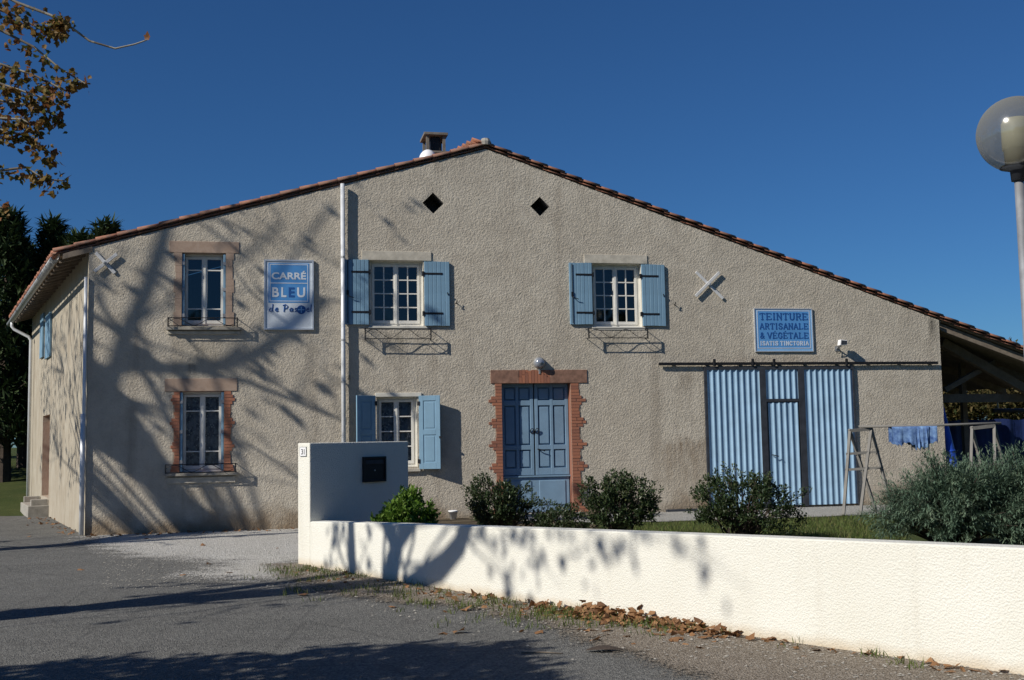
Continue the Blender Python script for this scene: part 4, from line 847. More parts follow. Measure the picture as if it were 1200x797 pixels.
gw.add(vs, fs); gwo = gw.build('garden_wall', 'whitewall', None); tag(gwo, 'long low white roughcast wall with a tall letterbox pier at its end', 'wall')
bv = gwo.modifiers.new('b', 'BEVEL'); bv.width = .012; bv.segments = 2; bv.limit_method = 'ANGLE'; bv.angle_limit = 1.0
A0 = WL[0]; ztop = 1.605
k = MB(); c4 = [A0, A0 + d0 * tk, A0 + d0 * tk + q0 * Lp, A0 + q0 * Lp]; k.add([(p.x, p.y, z) for z in (-.1, ztop) for p in c4], BF)
M['pier'] = M['whitewall']
pier = k.build('pier', 'whitewall', gwo, bevel=.012)
PF = A0 + d0 * tk                                    # origin of shaded face
def pier_pt(px, py):
    d = ray(px, py); P = CP + d * ((PF - CP).dot(d0) / d.dot(d0)); return (P - PF).dot(q0), P.z
la, lz1 = pier_pt(425, 536.5); lb, lz0 = pier_pt(450.5, 563)
rzp = math.atan2(q0.y, q0.x)
lbx = empty('letterbox', PF + q0 * la + Vector((0, 0, lz0)), rzp, 'black metal letterbox on the shaded face of the white pier', 'letterbox')
wl_, hl_ = lb - la, lz1 - lz0
frame_boxes(MB().box(.0, wl_, -.02, .0, 0, hl_), -.012, wl_ + .012, -.012, hl_ + .012, .03, -.035, -.001).build('body', 'black', lbx, bevel=.004)
MB().box(.03, wl_ - .03, -.03, -.021, hl_ * .72, hl_ - .035).build('flap', 'darkframe', lbx, bevel=.004); MB().lathe((wl_ * .5, -.02, hl_ * .45), [(0, -.012), (.012, -.012), (.012, .0)], 8, 'y').build('lock', 'galv', lbx)
# number plate on the lit end face
pn = empty('number_plate', A0 + d0 * (tk * .5) + Vector((0, 0, 1.60)), math.atan2(d0.y, d0.x), 'small white house number plate on the lit end of the pier', 'number plate')
MB().box(-.075, .075, -.012, -.001, -.17, -.045).build('plate', 'plastic_white', pn); frame_boxes(MB(), -.075, .075, -.17, -.045, .006, -.014, -.002).build('plate_border', 'zinc', pn)
put_text('31', 0, -.145, .075, .075, -.012, 'darkframe', pn, .015, 'digits')
# ------------------------------------------------------------------ street lamp
Pl = at_y(1191, 157.5, 6.9); lampo = empty('street_lamp', (Pl.x, Pl.y, 0), 0, 'galvanised street lamp post with a clear smoked glass globe', 'street lamp')
zc = Pl.z; rg = 45 * 6.9 / FPX
MB().tube([(0, 0, 0), (0, 0, 1.0), (0, 0, 1.02), (0, 0, zc - rg - .02)], [.045, .045, .032, .028], 14).build('post', 'galv', lampo, True)
MB().lathe((0, 0, zc), [(.0, -rg - .06), (.045, -rg - .06), (.05, -rg * .98), (.11, -rg * .9), (.10, -rg * .84), (0, -rg * .84)], 20).build('base_collar', 'darkframe', lampo, True)
m = M['globe'] = bpy.data.materials.new('smoked_globe'); m.use_nodes = True; t = m.node_tree
for x in list(t.nodes):
    if x.type != 'OUTPUT_MATERIAL': t.nodes.remove(x)
tr = t.nodes.new("ShaderNodeBsdfTransparent"); tr.inputs[0].default_value = (.72, .72, .68, 1); gl = t.nodes.new("ShaderNodeBsdfGlossy"); gl.inputs["Roughness"].default_value = .13; df = t.nodes.new("ShaderNodeBsdfDiffuse"); df.inputs[0].default_value = (.31, .30, .25, 1)
lw = t.nodes.new("ShaderNodeLayerWeight"); lw.inputs[0].default_value = .28; rp = t.nodes.new("ShaderNodeMapRange"); rp.inputs[3].default_value = .24; rp.inputs[4].default_value = .75
m1 = t.nodes.new("ShaderNodeMixShader"); m2 = t.nodes.new("ShaderNodeMixShader"); m2.inputs[0].default_value = .12
t.links.new(lw.outputs["Facing"], rp.inputs[0]); t.links.new(rp.outputs[0], m1.inputs[0]); t.links.new(tr.outputs[0], m1.inputs[1]); t.links.new(df.outputs[0], m1.inputs[2]); t.links.new(m1.outputs[0], m2.inputs[1]); t.links.new(gl.outputs[0], m2.inputs[2]); t.links.new(m2.outputs[0], t.nodes["Material Output"].inputs[0])
MB().lathe((0, 0, zc), [(max(1e-4, rg * math.sin(a)), -rg * math.cos(a)) for a in np.linspace(.35, math.pi, 22)], 32).build('globe', 'globe', lampo, True)
M['refl'] = soft('lamp_diffuser', (.62, .6, .45), .5, .06, 5)
MB().lathe((0, 0, zc), [(.0, -rg * .8), (.075, -rg * .8), (.08, -rg * .42), (.088, -rg * .40), (.088, rg * .3), (.07, rg * .42), (0, rg * .46)], 20).build('diffuser', 'refl', lampo, True)
# ------------------------------------------------------------------ drying trestles, poles and cloth
def trestle(name, top, feet, rungs, label):
    e = empty(name, (feet[0].x, feet[0].y, GZ), 0, label, 'trestle', 'wooden trestles carrying the drying poles'); o = Vector((feet[0].x, feet[0].y, GZ))
    MB().beam(top[0] - o, top[1] - o, .06, .06).build('top_bar', 'greywood', e)
    for tpt, ft in zip((top[0], top[0], top[1], top[1]), feet): MB().beam(tpt.lerp(ft, -.02) - o, ft - o, .05, .045).build('leg', 'greywood', e)
    for f_ in rungs:
        A, B, C_, D_ = [tpt.lerp(ft, f_) - o for tpt, ft in zip((top[0], top[0], top[1], top[1]), feet)]
        MB().beam(A.lerp(C_, -.1), A.lerp(C_, 1.1), .03, .045).build('rung', 'greywood', e)
        MB().beam(B.lerp(D_, -.1), B.lerp(D_, 1.1), .03, .045).build('rung', 'greywood', e)
    return e
f1, f4, f2, f3 = gp(988.5, 603.5, GZ), gp(1026.5, 598.5, GZ), gp(1008, 604, GZ), gp(1046, 599, GZ)
Y0 = (f1.y + f4.y) / 2; t1 = at_y(996, 505, Y0); t2 = at_y(1021, 502.5, Y0 + .1)
trestle('trestle', (t1, t2), (f1, f4, f2, f3), (.28, .47), 'tall wooden trestle standing in front of the blue garage door')
YR = Y0 - .3; t3 = at_y(1139, 502, YR); t4 = at_y(1165, 499, YR + .1)
f = lambda P, dx, dy: Vector((P.x + dx, P.y + dy, GZ))
trestle('trestle', (t3, t4), (f(t3, -.3, -.45), f(t3, .5, .45), f(t4, -.25, -.45), f(t4, .5, .45)), (.45,), 'wooden trestle rising behind the spreading juniper')
for j, (dy, dz) in enumerate(((-.03, .05), (.12, .055))):
    a = t1.lerp(t2, .75) + Vector((-.1, dy, dz)); b = t4 + Vector((.12, dy, dz)); mid = a.lerp(b, .5) - Vector((0, 0, .015))
    tag(MB().tube([a, mid, b], .022, 7).build('drying_pole', 'greywood', None, True), 'long grey wooden pole laid across the two trestles', 'pole', 'drying poles laid across the trestles')
pa = t1.lerp(t2, .75); 
def cloth(x0, x1, ybot, dep, seed, label):
    random.seed(seed); A = at_y(x0, 503, Y0 - .2); B = at_y(x1, 502, Y0 - .25); zb = at_y((x0 + x1) / 2, ybot, Y0 - .2).z; k = MB(); n_ = 26; rows = 8; prof = []
    base = MB(); vs = []
    for r_ in range(rows):
        for i in range(n_ + 1):
            t = i / n_; x = A.x + (B.x - A.x) * t; y = A.y + (B.y - A.y) * t; zt2 = A.z + (B.z - A.z) * t + .045
            z = zt2 + (zb - zt2 + .03 * math.sin(i * .8 + seed) + .02 * math.sin(i * 2.1)) * r_ / (rows - 1); fy = (.02 * math.sin(i * .9 + seed) + .014 * math.sin(i * 2.2)) * (r_ / (rows - 1)) ** .6
            vs.append((x, y - .055 - dep + fy, z))
    k.add(vs, [(r_ * (n_ + 1) + i, r_ * (n_ + 1) + i + 1, (r_ + 1) * (n_ + 1) + i + 1, (r_ + 1) * (n_ + 1) + i) for r_ in range(rows - 1) for i in range(n_)])
    m_ = len(k.v); back = [(p[0], p[1] + .2 + 2 * dep, p[2] if i >= n_ + 1 else p[2]) for i, p in enumerate(vs)]
    k.add(back, [(r_ * (n_ + 1) + i, (r_ + 1) * (n_ + 1) + i, (r_ + 1) * (n_ + 1) + i + 1, r_ * (n_ + 1) + i + 1) for r_ in range(rows - 1) for i in range(n_)])
    for i in range(n_): k.f.append((i, m_ + i, m_ + i + 1, i + 1))
    o = k.build('dyed_cloth', 'cloth', None, True, fix=False); tag(o, label, 'cloth')
m = M['cloth'] = mat('indigo_cloth', (.1, .22, .52), .9); n = NB(m)
c = n.mix(n.ramp(n.noise(9, 5, .7), .35, .65), (.035, .085, .25), (.17, .29, .50)); n.color(c)
cloth(1044, 1097, 520, .0, 1, 'mottled blue dyed cloth hanging wide over the drying poles'); cloth(1070, 1087, 526, .012, 4, 'darker blue cloth hanging lowest in the middle of the poles')
# white pot
Pp = H2W(fp(531, 600, -.3)[0], -.3, GZ); pt = empty('flower_pot', (Pp.x, Pp.y, GZ), 0, 'small white flower pot at the foot of the wall beside the door', 'pot')
MB().lathe((0, 0, 0), [(0, 0), (.055, 0), (.085, .14), (.092, .14), (.092, .17), (.08, .17), (.075, .13), (0, .13)], 18).build('pot', 'plastic_white', pt, True); MB().lathe((0, 0, .132), [(.076, .0), (0, .006)], 14).build('potting_soil', 'soil', pt)
# ------------------------------------------------------------------ vegetation
def leaf_quad(k, p, d, up, L, Wd, tint, fold=.25):
    d = d.normalized(); s_ = d.cross(up)
    if s_.length < 1e-3: s_ = d.cross(Vector((1, 0, 0)))
    s_.normalize(); n_ = s_.cross(d)
    a = p; b = p + d * L * .5 + s_ * Wd * .5 + n_ * Wd * fold; c_ = p + d * L; e = p + d * L * .5 - s_ * Wd * .5 + n_ * Wd * fold
    k.add([a, b, c_, e], [(0, 1, 2), (0, 2, 3)], tint)
def rv3(): 
    v = Vector((random.gauss(0, 1), random.gauss(0, 1), random.gauss(0, 1))); return v.normalized()
def shrub(name, base, rx, ry, hz, nshoot, nleaf, L, mt, label, cat='shrub', group=None, seed=1, flat=.0, rise=.25):
    random.seed(seed); e = empty(name, base, 0, label, cat, group); st = MB(); k = MB()
    bumps = [(rv3(), random.uniform(-.32, .3)) for _ in range(10)]
    for i in range(nshoot):
        a = random.uniform(0, 2 * math.pi); ph = math.acos(1 - random.random() * 1.55); d = Vector((math.sin(ph) * math.cos(a), math.sin(ph) * math.sin(a), math.cos(ph)))
        f_ = 1 + sum(amp * max(0, d.dot(b) - .3) * 1.6 for b, amp in bumps); rr = random.choice((1, 1, .92, .8, .6, 1.08)) * f_ * random.uniform(.82, 1.1)
        tip = Vector((d.x * rx * rr, d.y * ry * rr, hz * .48 + d.z * hz * .52 * rr)); tip.z = max(.05, tip.z)
        root = Vector((random.gauss(0, rx * .12), random.gauss(0, ry * .12), 0)); midp = root.lerp(tip, .55) + Vector((0, 0, hz * .08))
        if i % 3 == 0: st.tube([root, midp, tip], [.012, .008, .003], 4, False)
        for j in range(nleaf):
            t = 1 - abs(random.gauss(0, .22)); p = midp.lerp(tip, max(.0, t)) + rv3() * L * .8
            dd = ((tip - midp).normalized() * .6 + rv3() * .9 + Vector((0, 0, rise))); ti = min(1, max(0, random.gauss(.45, .25)))
            if p.z < .02: p.z = .02
            leaf_quad(k, p, dd, Vector((0, 0, 1)) + rv3() * .5, L * random.uniform(.7, 1.2), L * random.uniform(.4, .6), ti)
    st.build('stem', 'darkbark', e, fix=False); k.build('foliage', mt, e, fix=False); return e
def garden(px, Y): P = at_y(px, 600, Y); return (P.x, P.y, GZ - .01)
shrub('shrub', garden(476, 14.2), .44, .42, .86, 170, 34, .075, 'fresh', 'bright green leafy shrub in front of the letterbox pier', seed=11)
shrub('shrub', garden(589, 17.2),   .55, .5, .92, 230, 30, .055, 'laurel', 'dark green shrub left of the blue door', seed=12)
shrub('shrub', garden(654, 17.0),  .42, .35, .46, 120, 24, .05, 'laurel', 'low dark shrub in front of the blue door between two taller shrubs', seed=13)
shrub('shrub', garden(723, 16.6), .57, .5, .93, 230, 30, .058, 'laurel', 'dark rounded shrub right of the blue door', seed=14)
shrub('shrub', garden(868, 16.2), .68, .55, .95, 250, 28, .058, 'laurel', 'dark shrub standing in front of the corrugated garage door', seed=15)
# creeping juniper: arching sprays
def juniper(base, label, seed, R=1.9, Hh=1.25, n_=420):
    random.seed(seed); e = empty('juniper_bush', base, 0, label, 'shrub'); st = MB(); k = MB()
    for i in range(n_):
        a = random.uniform(0, 2 * math.pi); lr = R * math.sqrt(random.random()) * random.uniform(.75, 1.1); fz = Hh * (1 - .55 * (lr / R) ** 2) * random.choice((1, .9, .75, .55, .35)) * random.uniform(.85, 1.1); lr *= (1.05 if fz < .6 * Hh else 1)
        d = Vector((math.cos(a), math.sin(a) * .8, 0)); root = d * lr * .3 + Vector((0, 0, fz * .35)); tip = d * lr + Vector((0, 0, fz)); mid = root.lerp(tip, .6) + Vector((0, 0, .08))
        if i % 3 == 0: st.tube([Vector((0, 0, 0)), root, mid, tip], [.025, .014, .008, .003], 4, False)
        tb = random.gauss(.5, .2); hd = (tip - mid).normalized()
        for s_ in range(13):
            t = random.uniform(-.1, 1.12); p0 = mid.lerp(tip, t) + rv3() * .05; dd0 = (hd * .5 + d * .7 + Vector((0, 0, .0)) + rv3() * .75).normalized()
            for j in range(7):
                p = p0 + dd0 * j * .022; dd = dd0 * .8 + rv3() * .65
                leaf_quad(k, p, dd, Vector((0, 0, 1)), random.uniform(.05, .09), .014, min(1, max(0, tb + random.gauss(0, .16))), .1)
    st.build('stem', 'darkbark', e, fix=False); k.build('foliage', 'juniper', e, fix=False)
jb = at_y(1118, 600, 14.6); juniper((jb.x, jb.y, GZ), 'spreading blue-green juniper behind the white wall beneath the drying poles', 21, 1.0, 1.12, 520)
jb = at_y(1205, 600, 14.9); juniper((jb.x, jb.y, GZ), 'blue-green juniper mound behind the white wall in front of the lean-to', 22, 1.3, 1.2, 600)
# ---- plane trees on the street side (their limbs throw the shadows on facade, wall and road)
def plane_leaf(k, p, d, up, size, tint, curl=True):
    d = d.normalized(); s_ = d.cross(up)
    if s_.length < 1e-3: s_ = d.cross(Vector((1, .2, 0)))
    s_.normalize(); n_ = s_.cross(d)
    pts = [(0, 0), (.36, .04), (.34, .2), (.56, .46), (.34, .54), (.26, .7), (0, 1), (-.26, .7), (-.34, .54), (-.56, .46), (-.34, .2), (-.36, .04)]
    ca, cb, cc = (random.uniform(-.3, 1.3), random.uniform(-.5, .6), random.uniform(-.5, .5)) if curl else (.55, .25, 0); vs = [p + (s_ * x + d * y - n_ * (ca * x * x + cb * y * y + cc * x * y)) * size for x, y in pts]; c_ = p + d * size * .35
    k.add([c_] + vs, [(0, i, i % 12 + 1) for i in range(1, 13)], tint)
def back(Q, dist): return Q + SV * (dist / math.cos(SUN_EL))
SH = Vector((SV.x, SV.y, 0)).normalized()
def facade_trace(pts, dist, r):                       # a shadow drawn on the facade, moved back along the sun to the tree standing there
    return [back(H2W(*(lambda q_: (q_[0], 0, q_[1]))(fp(x, y))), dist) for x, y in pts], r
def grow(k, lf, P, d, L, r, depth, leafn, size, droop=.1, leafp=1.0):
    pts = [P]; dd = d.normalized(); n_ = 4
    for i in range(n_): dd = (dd + rv3() * .28 + Vector((0, 0, .06 - droop * (depth == 0)))).normalized(); pts.append(pts[-1] + dd * L / n_)
    k.tube(pts, [r * (1 - .75 * i / n_) for i in range(n_ + 1)], 5 if r > .02 else 4, False)
    if depth > 0:
        for i in range(3): j = random.randint(1, n_); grow(k, lf, pts[j], (dd * .7 + rv3() * .9), L * random.uniform(.5, .7), r * .5, depth - 1, leafn, size, droop, leafp)
    else:
        for i in range(leafn):
            if random.random() < leafp:
                t = random.uniform(.25, 1.0) * n_; j = min(n_ - 1, int(t)); p = pts[j].lerp(pts[j + 1], t - j) + rv3() * size * .5
                plane_leaf(lf, p, rv3() + Vector((0, 0, -.7)), rv3(), size * random.uniform(.65, 1.15), min(1, max(0, random.gauss(.42, .3))))
def plane_tree(base, traces, label, seed, extra, fork, tr=.33, leafp=.6, nb=5):
    random.seed(seed); e = empty('plane_tree', base, 0, label, 'tree', 'plane trees along the street'); o = Vector(base); tk_ = MB(); br = MB(); lf = MB(); fk = Vector(fork) - o
    tk_.tube([Vector((0, 0, -.1)), Vector((0, 0, .25)), Vector((.04, .02, 1.5)), fk * .75 + Vector((0, 0, 0)), fk], [tr * 1.5, tr * 1.12, tr, tr * .92, tr * .9], 14)
    for pts, r in traces:
        pts = [p - o for p in pts]; n_ = len(pts); fine = [fk.lerp(pts[0], t) for t in (0, .5)] + pts
        br.tube(fine, [r * (1.25 if i < 2 else 1) * (1 - .45 * i / len(fine)) for i in range(len(fine))], 9, False)
        for i in range(nb):
            p = random.choice(pts[1:]); grow(br, lf, p, rv3() + Vector((0, 0, .5)), random.uniform(.9, 1.7), r * .3, 1, 5, .16, .1, leafp)
    extra(br, lf, o, fk); tk_.build('trunk', 'bark', e, True, fix=False); br.build('branches', 'bark', e, True, fix=False); lf.build('crown', 'planeleaf', e, fix=False); return e
# tree one: opposite the house corner
G1 = gp(248, 627); D1_ = 9.0; T1b = G1 + SH * D1_; T1b.z = 0
def extra1(br, lf, o, fk):
    hub = at_y(-95, 70, 15.6) - o
    br.tube([fk, fk.lerp(hub, .5) + Vector((0, 0, .5)), hub], [.13, .09, .06], 7, False)
    paths = [[(-40, -30), (20, 3), (60, 18), (85, 33), (105, 48), (135, 57), (158, 52), (172, 47)], [(-60, 10), (0, 35), (40, 55), (70, 80), (100, 98)], [(-60, 60), (0, 75), (40, 88), (80, 108)], [(-60, 100), (0, 118), (45, 125), (72, 140)],
             [(-60, 150), (0, 152), (35, 160), (62, 182)], [(-60, 185), (0, 200), (30, 196), (52, 210), (76, 212)], [(-60, 225), (-25, 235), (4, 244)], [(-60, -20), (0, 10), (40, 30), (75, 35)], [(-60, 125), (-10, 138), (25, 140), (48, 150)], [(-60, 80), (0, 98), (30, 108), (60, 118)]]
    nl = [120, 95, 130, 135, 130, 95, 50, 160, 130, 135]
    for b_i, (pth, c_) in enumerate(zip(paths, nl)):
        Yb = 15.3 + .15 * (b_i % 4); P3 = [at_y(x, y, Yb + .05 * i) - o for i, (x, y) in enumerate(pth)]
        br.tube([hub] + P3, [.045] + [.02 * (1 - .8 * i / len(P3)) + .004 for i in range(len(P3))], 5, False)
        for i in range(c_):
            t = random.uniform(.1, 1) * (len(P3) - 1); t = min(t, 2.4 if b_i == 0 else t); j = min(len(P3) - 2, int(t)); p = P3[j].lerp(P3[j + 1], t - j) + rv3() * random.uniform(.02, .2) + Vector((0, 0, -.06))
            plane_leaf(lf, p, rv3() * .8 + Vector((.1, 0, -.6)), rv3(), .105 * random.uniform(.5, 1.15), min(1, max(0, random.gauss(.45, .3))))
        plane_leaf(lf, P3[-1], Vector((.2, 0, .6)), rv3(), .12, .95)
    side_twigs(br, lf, o)
    for i in range(8): grow(br, lf, fk + rv3() * .5, rv3() + Vector((-.5, 0, .5)), random.uniform(1.6, 2.8), .04, 1, 6, .14, .1, .5)
    for i in range(5):
        st_ = Vector((random.uniform(-2.6, -.4), random.uniform(1.2, 3.2), random.uniform(5.4, 9))); br.tube([fk, fk.lerp(st_, .5) + Vector((0, 0, .4)), st_], [.02, .014, .01], 5, False); grow(br, lf, st_, rv3() + Vector((-.3, .8, .2)), random.uniform(1.4, 2.4), .02, 1, 7, .13, .1, .75)
def side_twigs(br, lf, o):                           # fine leafy twigs standing between the sun and the side wall
    hubs = [Vector((random.uniform(-4.2, .2), random.uniform(1.6, 5.2), random.uniform(6.4, 9.6))) for _ in range(12)]
    for hub in hubs: br.tube([Vector((.1, .05, 4.2)), Vector((-.9, 1.0, 5.9)).lerp(hub, .3), hub], [.035, .025, .012], 5, False)
    for i in range(120):
        t = random.uniform(.3, 9.3); Q = H2W(WD[0] * t, WD[1] * t, random.uniform(1.0, 5.0)); P = back(Q, random.uniform(7.5, 10.5)) - o; hub = min(hubs, key=lambda q_: (q_ - P).length); br.tube([hub, hub.lerp(P, .6) + Vector((random.uniform(-.3, .3), random.uniform(-.3, .3), .25)), P], [.008, .005, .003], 4, False)
        for j in range(9): plane_leaf(lf, P + rv3() * random.uniform(.05, .45), rv3() + Vector((0, 0, -.6)), rv3(), .14 * random.uniform(.6, 1.1), random.random())
tr1 = [facade_trace([(235, 605), (196, 575), (153, 531), (127, 494), (108, 455), (80, 400)], D1_, .215), facade_trace([(215, 600), (160, 545), (110, 515), (60, 480)], D1_ - .1, .20),
       facade_trace([(140, 515), (138, 480), (120, 445), (100, 415), (85, 370)], D1_ + .1, .12), facade_trace([(110, 440), (150, 428), (200, 432), (250, 430), (300, 415), (345, 385), (380, 350)], D1_ - .2, .09),
       facade_trace([(130, 450), (148, 394), (169, 346), (190, 288), (200, 240)], D1_ + .2, .085), facade_trace([(210, 432), (290, 448), (345, 470), (400, 492)], D1_ - .5, .045), facade_trace([(150, 400), (120, 360), (112, 330), (100, 290)], D1_ + .3, .045),
       facade_trace([(250, 430), (310, 380), (330, 330), (350, 290), (390, 240)], D1_ - .4, .03), facade_trace([(230, 560), (290, 520), (330, 545), (370, 575)], D1_ - .6, .035), facade_trace([(160, 380), (230, 330), (290, 300), (330, 260)], D1_, .03)]
plane_tree(T1b, tr1, 'autumn plane tree with sparse leaves overhanging the street by the house', 31, extra1, T1b + Vector((.1, .05, 4.2)), .3, .4, 4)
# tree two: its limbs fall on the low white wall
G2 = gp(432, 679); D2_ = 9.0; T2b = G2 + SH * D2_; T2b.z = 0
def wall_trace(pts, dist, r):
    out = []
    for x, y in pts:
        d = ray(x, y); best = min(range(len(WL) - 1), key=lambda i: abs(proj(WL[i])[0] - x)); a = WL[best]; nn = acc[best]; out.append(back(CP + d * ((a - CP).dot(nn) / d.dot(nn)), dist))
    return out, r
def extra2(br, lf, o, fk):
    for (x, y, dist, nn) in ((600, 690, 10.6, 9), (640, 660, 11, 10), (700, 660, 10.5, 11), (740, 650, 11.4, 12), (580, 650, 11, 7), (850, 660, 11.0, 6), (880, 690, 12, 5), (780, 640, 12, 9), (680, 630, 11.4, 8), (660, 690, 10, 6), (390, 640, 10.5, 8)):
        (tip,), _ = wall_trace([(x, y)], dist, 1); tip = tip - o; mid = fk.lerp(tip, .6) + Vector((0, 0, 1.2)); hub = fk + Vector((-.3, -.5, 3.4)); mid = hub.lerp(tip, .6) + Vector((0, 0, .5)); br.tube([fk, fk.lerp(hub, .5) + Vector((-.1, 0, 0)), hub], [.09, .06, .03], 6, False) if x == 600 else None; br.tube([hub, mid, mid.lerp(tip, .6) + Vector((0, 0, .1)), tip], [.03, .016, .008, .003], 5, False)
        for i in range(nn): plane_leaf(lf, mid.lerp(tip, random.uniform(.6, 1)) + rv3() * random.uniform(.05, .4), rv3() + Vector((0, 0, -.6)), rv3(), .15 * random.uniform(.6, 1.1), random.random())
    for i in range(14): grow(br, lf, fk + Vector((-.6, -.6, 2.6)) + rv3() * .6, rv3() + Vector((-.9, -.6, .6)), random.uniform(1.4, 2.6), .035, 1, 5, .16, .1, .5)
tr2 = [wall_trace([(413, 676), (412, 640), (411, 612), (405, 560)], D2_, .125), wall_trace([(456, 684), (460, 655), (464, 640), (452, 610), (430, 560)], D2_ - .1, .17), wall_trace([(462, 670), (466, 638), (484, 612), (500, 560)], D2_ - .2, .13), wall_trace([(478, 688), (515, 668), (538, 640), (547, 612), (552, 560)], D2_ - .3, .16)]
plane_tree(T2b, tr2, 'autumn plane tree with forked limbs throwing shadows on the white wall', 32, extra2, T2b + Vector((.1, .1, 3.6)), .36, .4, 0)
# ---- clipped evergreen hedge beside the street, its shadow lies across the foreground
def hedge(a, b, wd, h_, seed, label):
    random.seed(seed); e = empty('hedge', ((a[0] + b[0]) / 2, (a[1] + b[1]) / 2, 0), 0, label, 'hedge'); o = e.location.copy(); k = MB(); st = MB(); A = Vector((*a, 0)) - o; B = Vector((*b, 0)) - o; L = (B - A).length; d = (B - A).normalized(); s_ = Vector((-d.y, d.x, 0))
    for i in range(int(L * 2.2)): p = A + d * (i / 2.2 + .2); st.tube([p, p + Vector((random.gauss(0, .15), random.gauss(0, .15), h_ * .75))], [.05, .02], 5, False)
    for i in range(15000):
        t = random.random() * L; y = random.uniform(-1, 1); z = random.random() ** .7; endf = min(1, (L - t) / 1.3 + .15) if True else 1
        hh = h_ * (.45 + .55 * endf ** .5) + .10 * math.sin(t * 3.1) + .08 * math.sin(t * 7.3)
        if random.random() < .62: y = math.copysign(1 - abs(random.gauss(0, .1)), y)
        elif random.random() < .6: z = 1 - abs(random.gauss(0, .05))
        p = A + d * t + s_ * y * wd / 2 + Vector((0, 0, .1 + z * (hh - .1))) + rv3() * .07
        leaf_quad(k, p, rv3() + Vector((0, 0, .3)), rv3(), random.uniform(.12, .2), random.uniform(.07, .11), min(1, max(0, random.gauss(.4, .25))))
    st.build('stem', 'darkbark', e, fix=False); k.build('foliage', 'laurel', e, fix=False)
hh_ = 3.9; off = SH * (hh_ / math.tan(SUN_EL)); ha = gp(0, 779); hb = gp(540, 754); hdir = (hb - ha).normalized(); hs = Vector((hdir.y, -hdir.x, 0))
hA = ha + off - hdir * 4.0 + hs * .75; hB = hb + off + hs * .7 + hdir * 1.55
hedge((hA.x, hA.y), (hB.x, hB.y), 1.5, hh_, 41, 'tall dark evergreen hedge beside the street shading the asphalt')
# ---- conifers behind the house
def conifer(base, h_, r, label, seed, mt='conifer', n_=900, slim=1.0):
    random.seed(seed); e = empty('conifer_tree', base, 0, label, 'tree', 'dark conifers behind the house'); st = MB(); k = MB(); st.tube([(0, 0, -.2), (0, 0, h_ * .5), (0, 0, h_ * .97)], [h_ * .022 + .06, h_ * .014 + .03, .02], 8, False)
    for i in range(n_):
        t = random.random() ** 1.15; z = h_ * (.16 + .84 * t); rr = r * (1 - t) ** .75 * random.uniform(.55, 1.12) + .12; a = random.uniform(0, 2 * math.pi); d = Vector((math.cos(a), math.sin(a), 0)); tip = d * rr + Vector((0, 0, z + rr * .12)); root = Vector((0, 0, z - rr * .12)); tb = random.gauss(.45, .2)
        if i % 6 == 0: st.tube([root, tip], [.03, .008], 4, False)
        for j in range(16):
            q_ = random.uniform(.35, 1.08); p = root.lerp(tip, q_) + rv3() * .16; dd = d * .7 + Vector((0, 0, .35 if q_ > .8 else -.2)) + rv3() * .75
            leaf_quad(k, p, dd, Vector((0, 0, 1)), random.uniform(.25, .5), random.uniform(.07, .14), min(1, max(0, tb + random.gauss(0, .15))), .15)
    st.build('trunk', 'darkbark', e, fix=False); k.build('crown', mt, e, fix=False)
for i, (px, py, Y, r, lab) in enumerate(((10, 252, 36, 1.7, 'tallest dark conifer beside the gutter of the house'), (62, 264, 37, .8, 'dark conifer with its pointed top just left of the eave'), (-45, 262, 38, 3.2, 'broad dark conifer at the far side of the lawn'),
                                         (124, 266, 33, .8, 'conifer tip peeping over the verge of the roof'), (94, 281, 34, .9, 'small conifer top beside the roof corner'), (32, 292, 41, 1.8, 'shaded conifer at the back of the lawn'))):
    P = at_y(px, py, Y); gz = rise(P.x, Y) - .1; conifer((P.x, P.y, gz), P.z - gz, r, lab, 50 + i, n_=620)
shrubs_far = [(-9.5, 44, 2.2), (-19, 46, 2.6), (-14, 48, 2.4), (-23, 43, 2.2)]
for i, (x, y, h_) in enumerate(shrubs_far): shrub('evergreen_bush', (x - 4, y, rise(x, y) - .1), 2.6, 1.6, h_ + 1.2, 160, 16, .32, 'conifer', 'dark evergreen bush under the conifers at the end of the lawn', 'bush', 'bushes under the conifers', 70 + i)
for i, (x, y, h_, r_) in enumerate(((1, -19, 6.5, 4.5), (10, -18, 7, 5), (20, -14, 7.5, 5), (30, -6, 9, 6), (34, 5, 10, 6), (-9, -24, 7.5, 5))):  # unseen trees added behind the camera to cut down the skylight
    shrub('broadleaf_tree', (x, y, -.1), r_, r_ * .8, h_, 420, 24, .7, 'laurel', 'unseen dark green tree added across the street to block skylight', 'tree', 'unseen trees added to block skylight', 120 + i)
# autumn trees seen through the lean-to
for i, (px, Y, h_, r, mt, lab) in enumerate(((1135, 58, 4.6, 2.6, 'autumn', 'orange autumn tree seen through the open lean-to'), (1160, 50, 3.0, 2.8, 'autumn', 'low rust coloured bush beyond the lean-to'), (1210, 50, 3.0, 2.8, 'autumn', 'low tawny bush beyond the tarpaulin screen'), (1185, 66, 5.6, 3.0, 'autumn', 'tawny autumn tree beyond the tarpaulin screen'), (1240, 58, 5.0, 2.8, 'fresh', 'green tree beyond the lean-to posts'))):
    P = at_y(px, 480, Y); e = shrub('broadleaf_tree', (P.x, P.y, rise(P.x, Y) - .1), r * 1.3, r, h_, 260, 22, .28, mt, lab, 'tree', None, 90 + i)
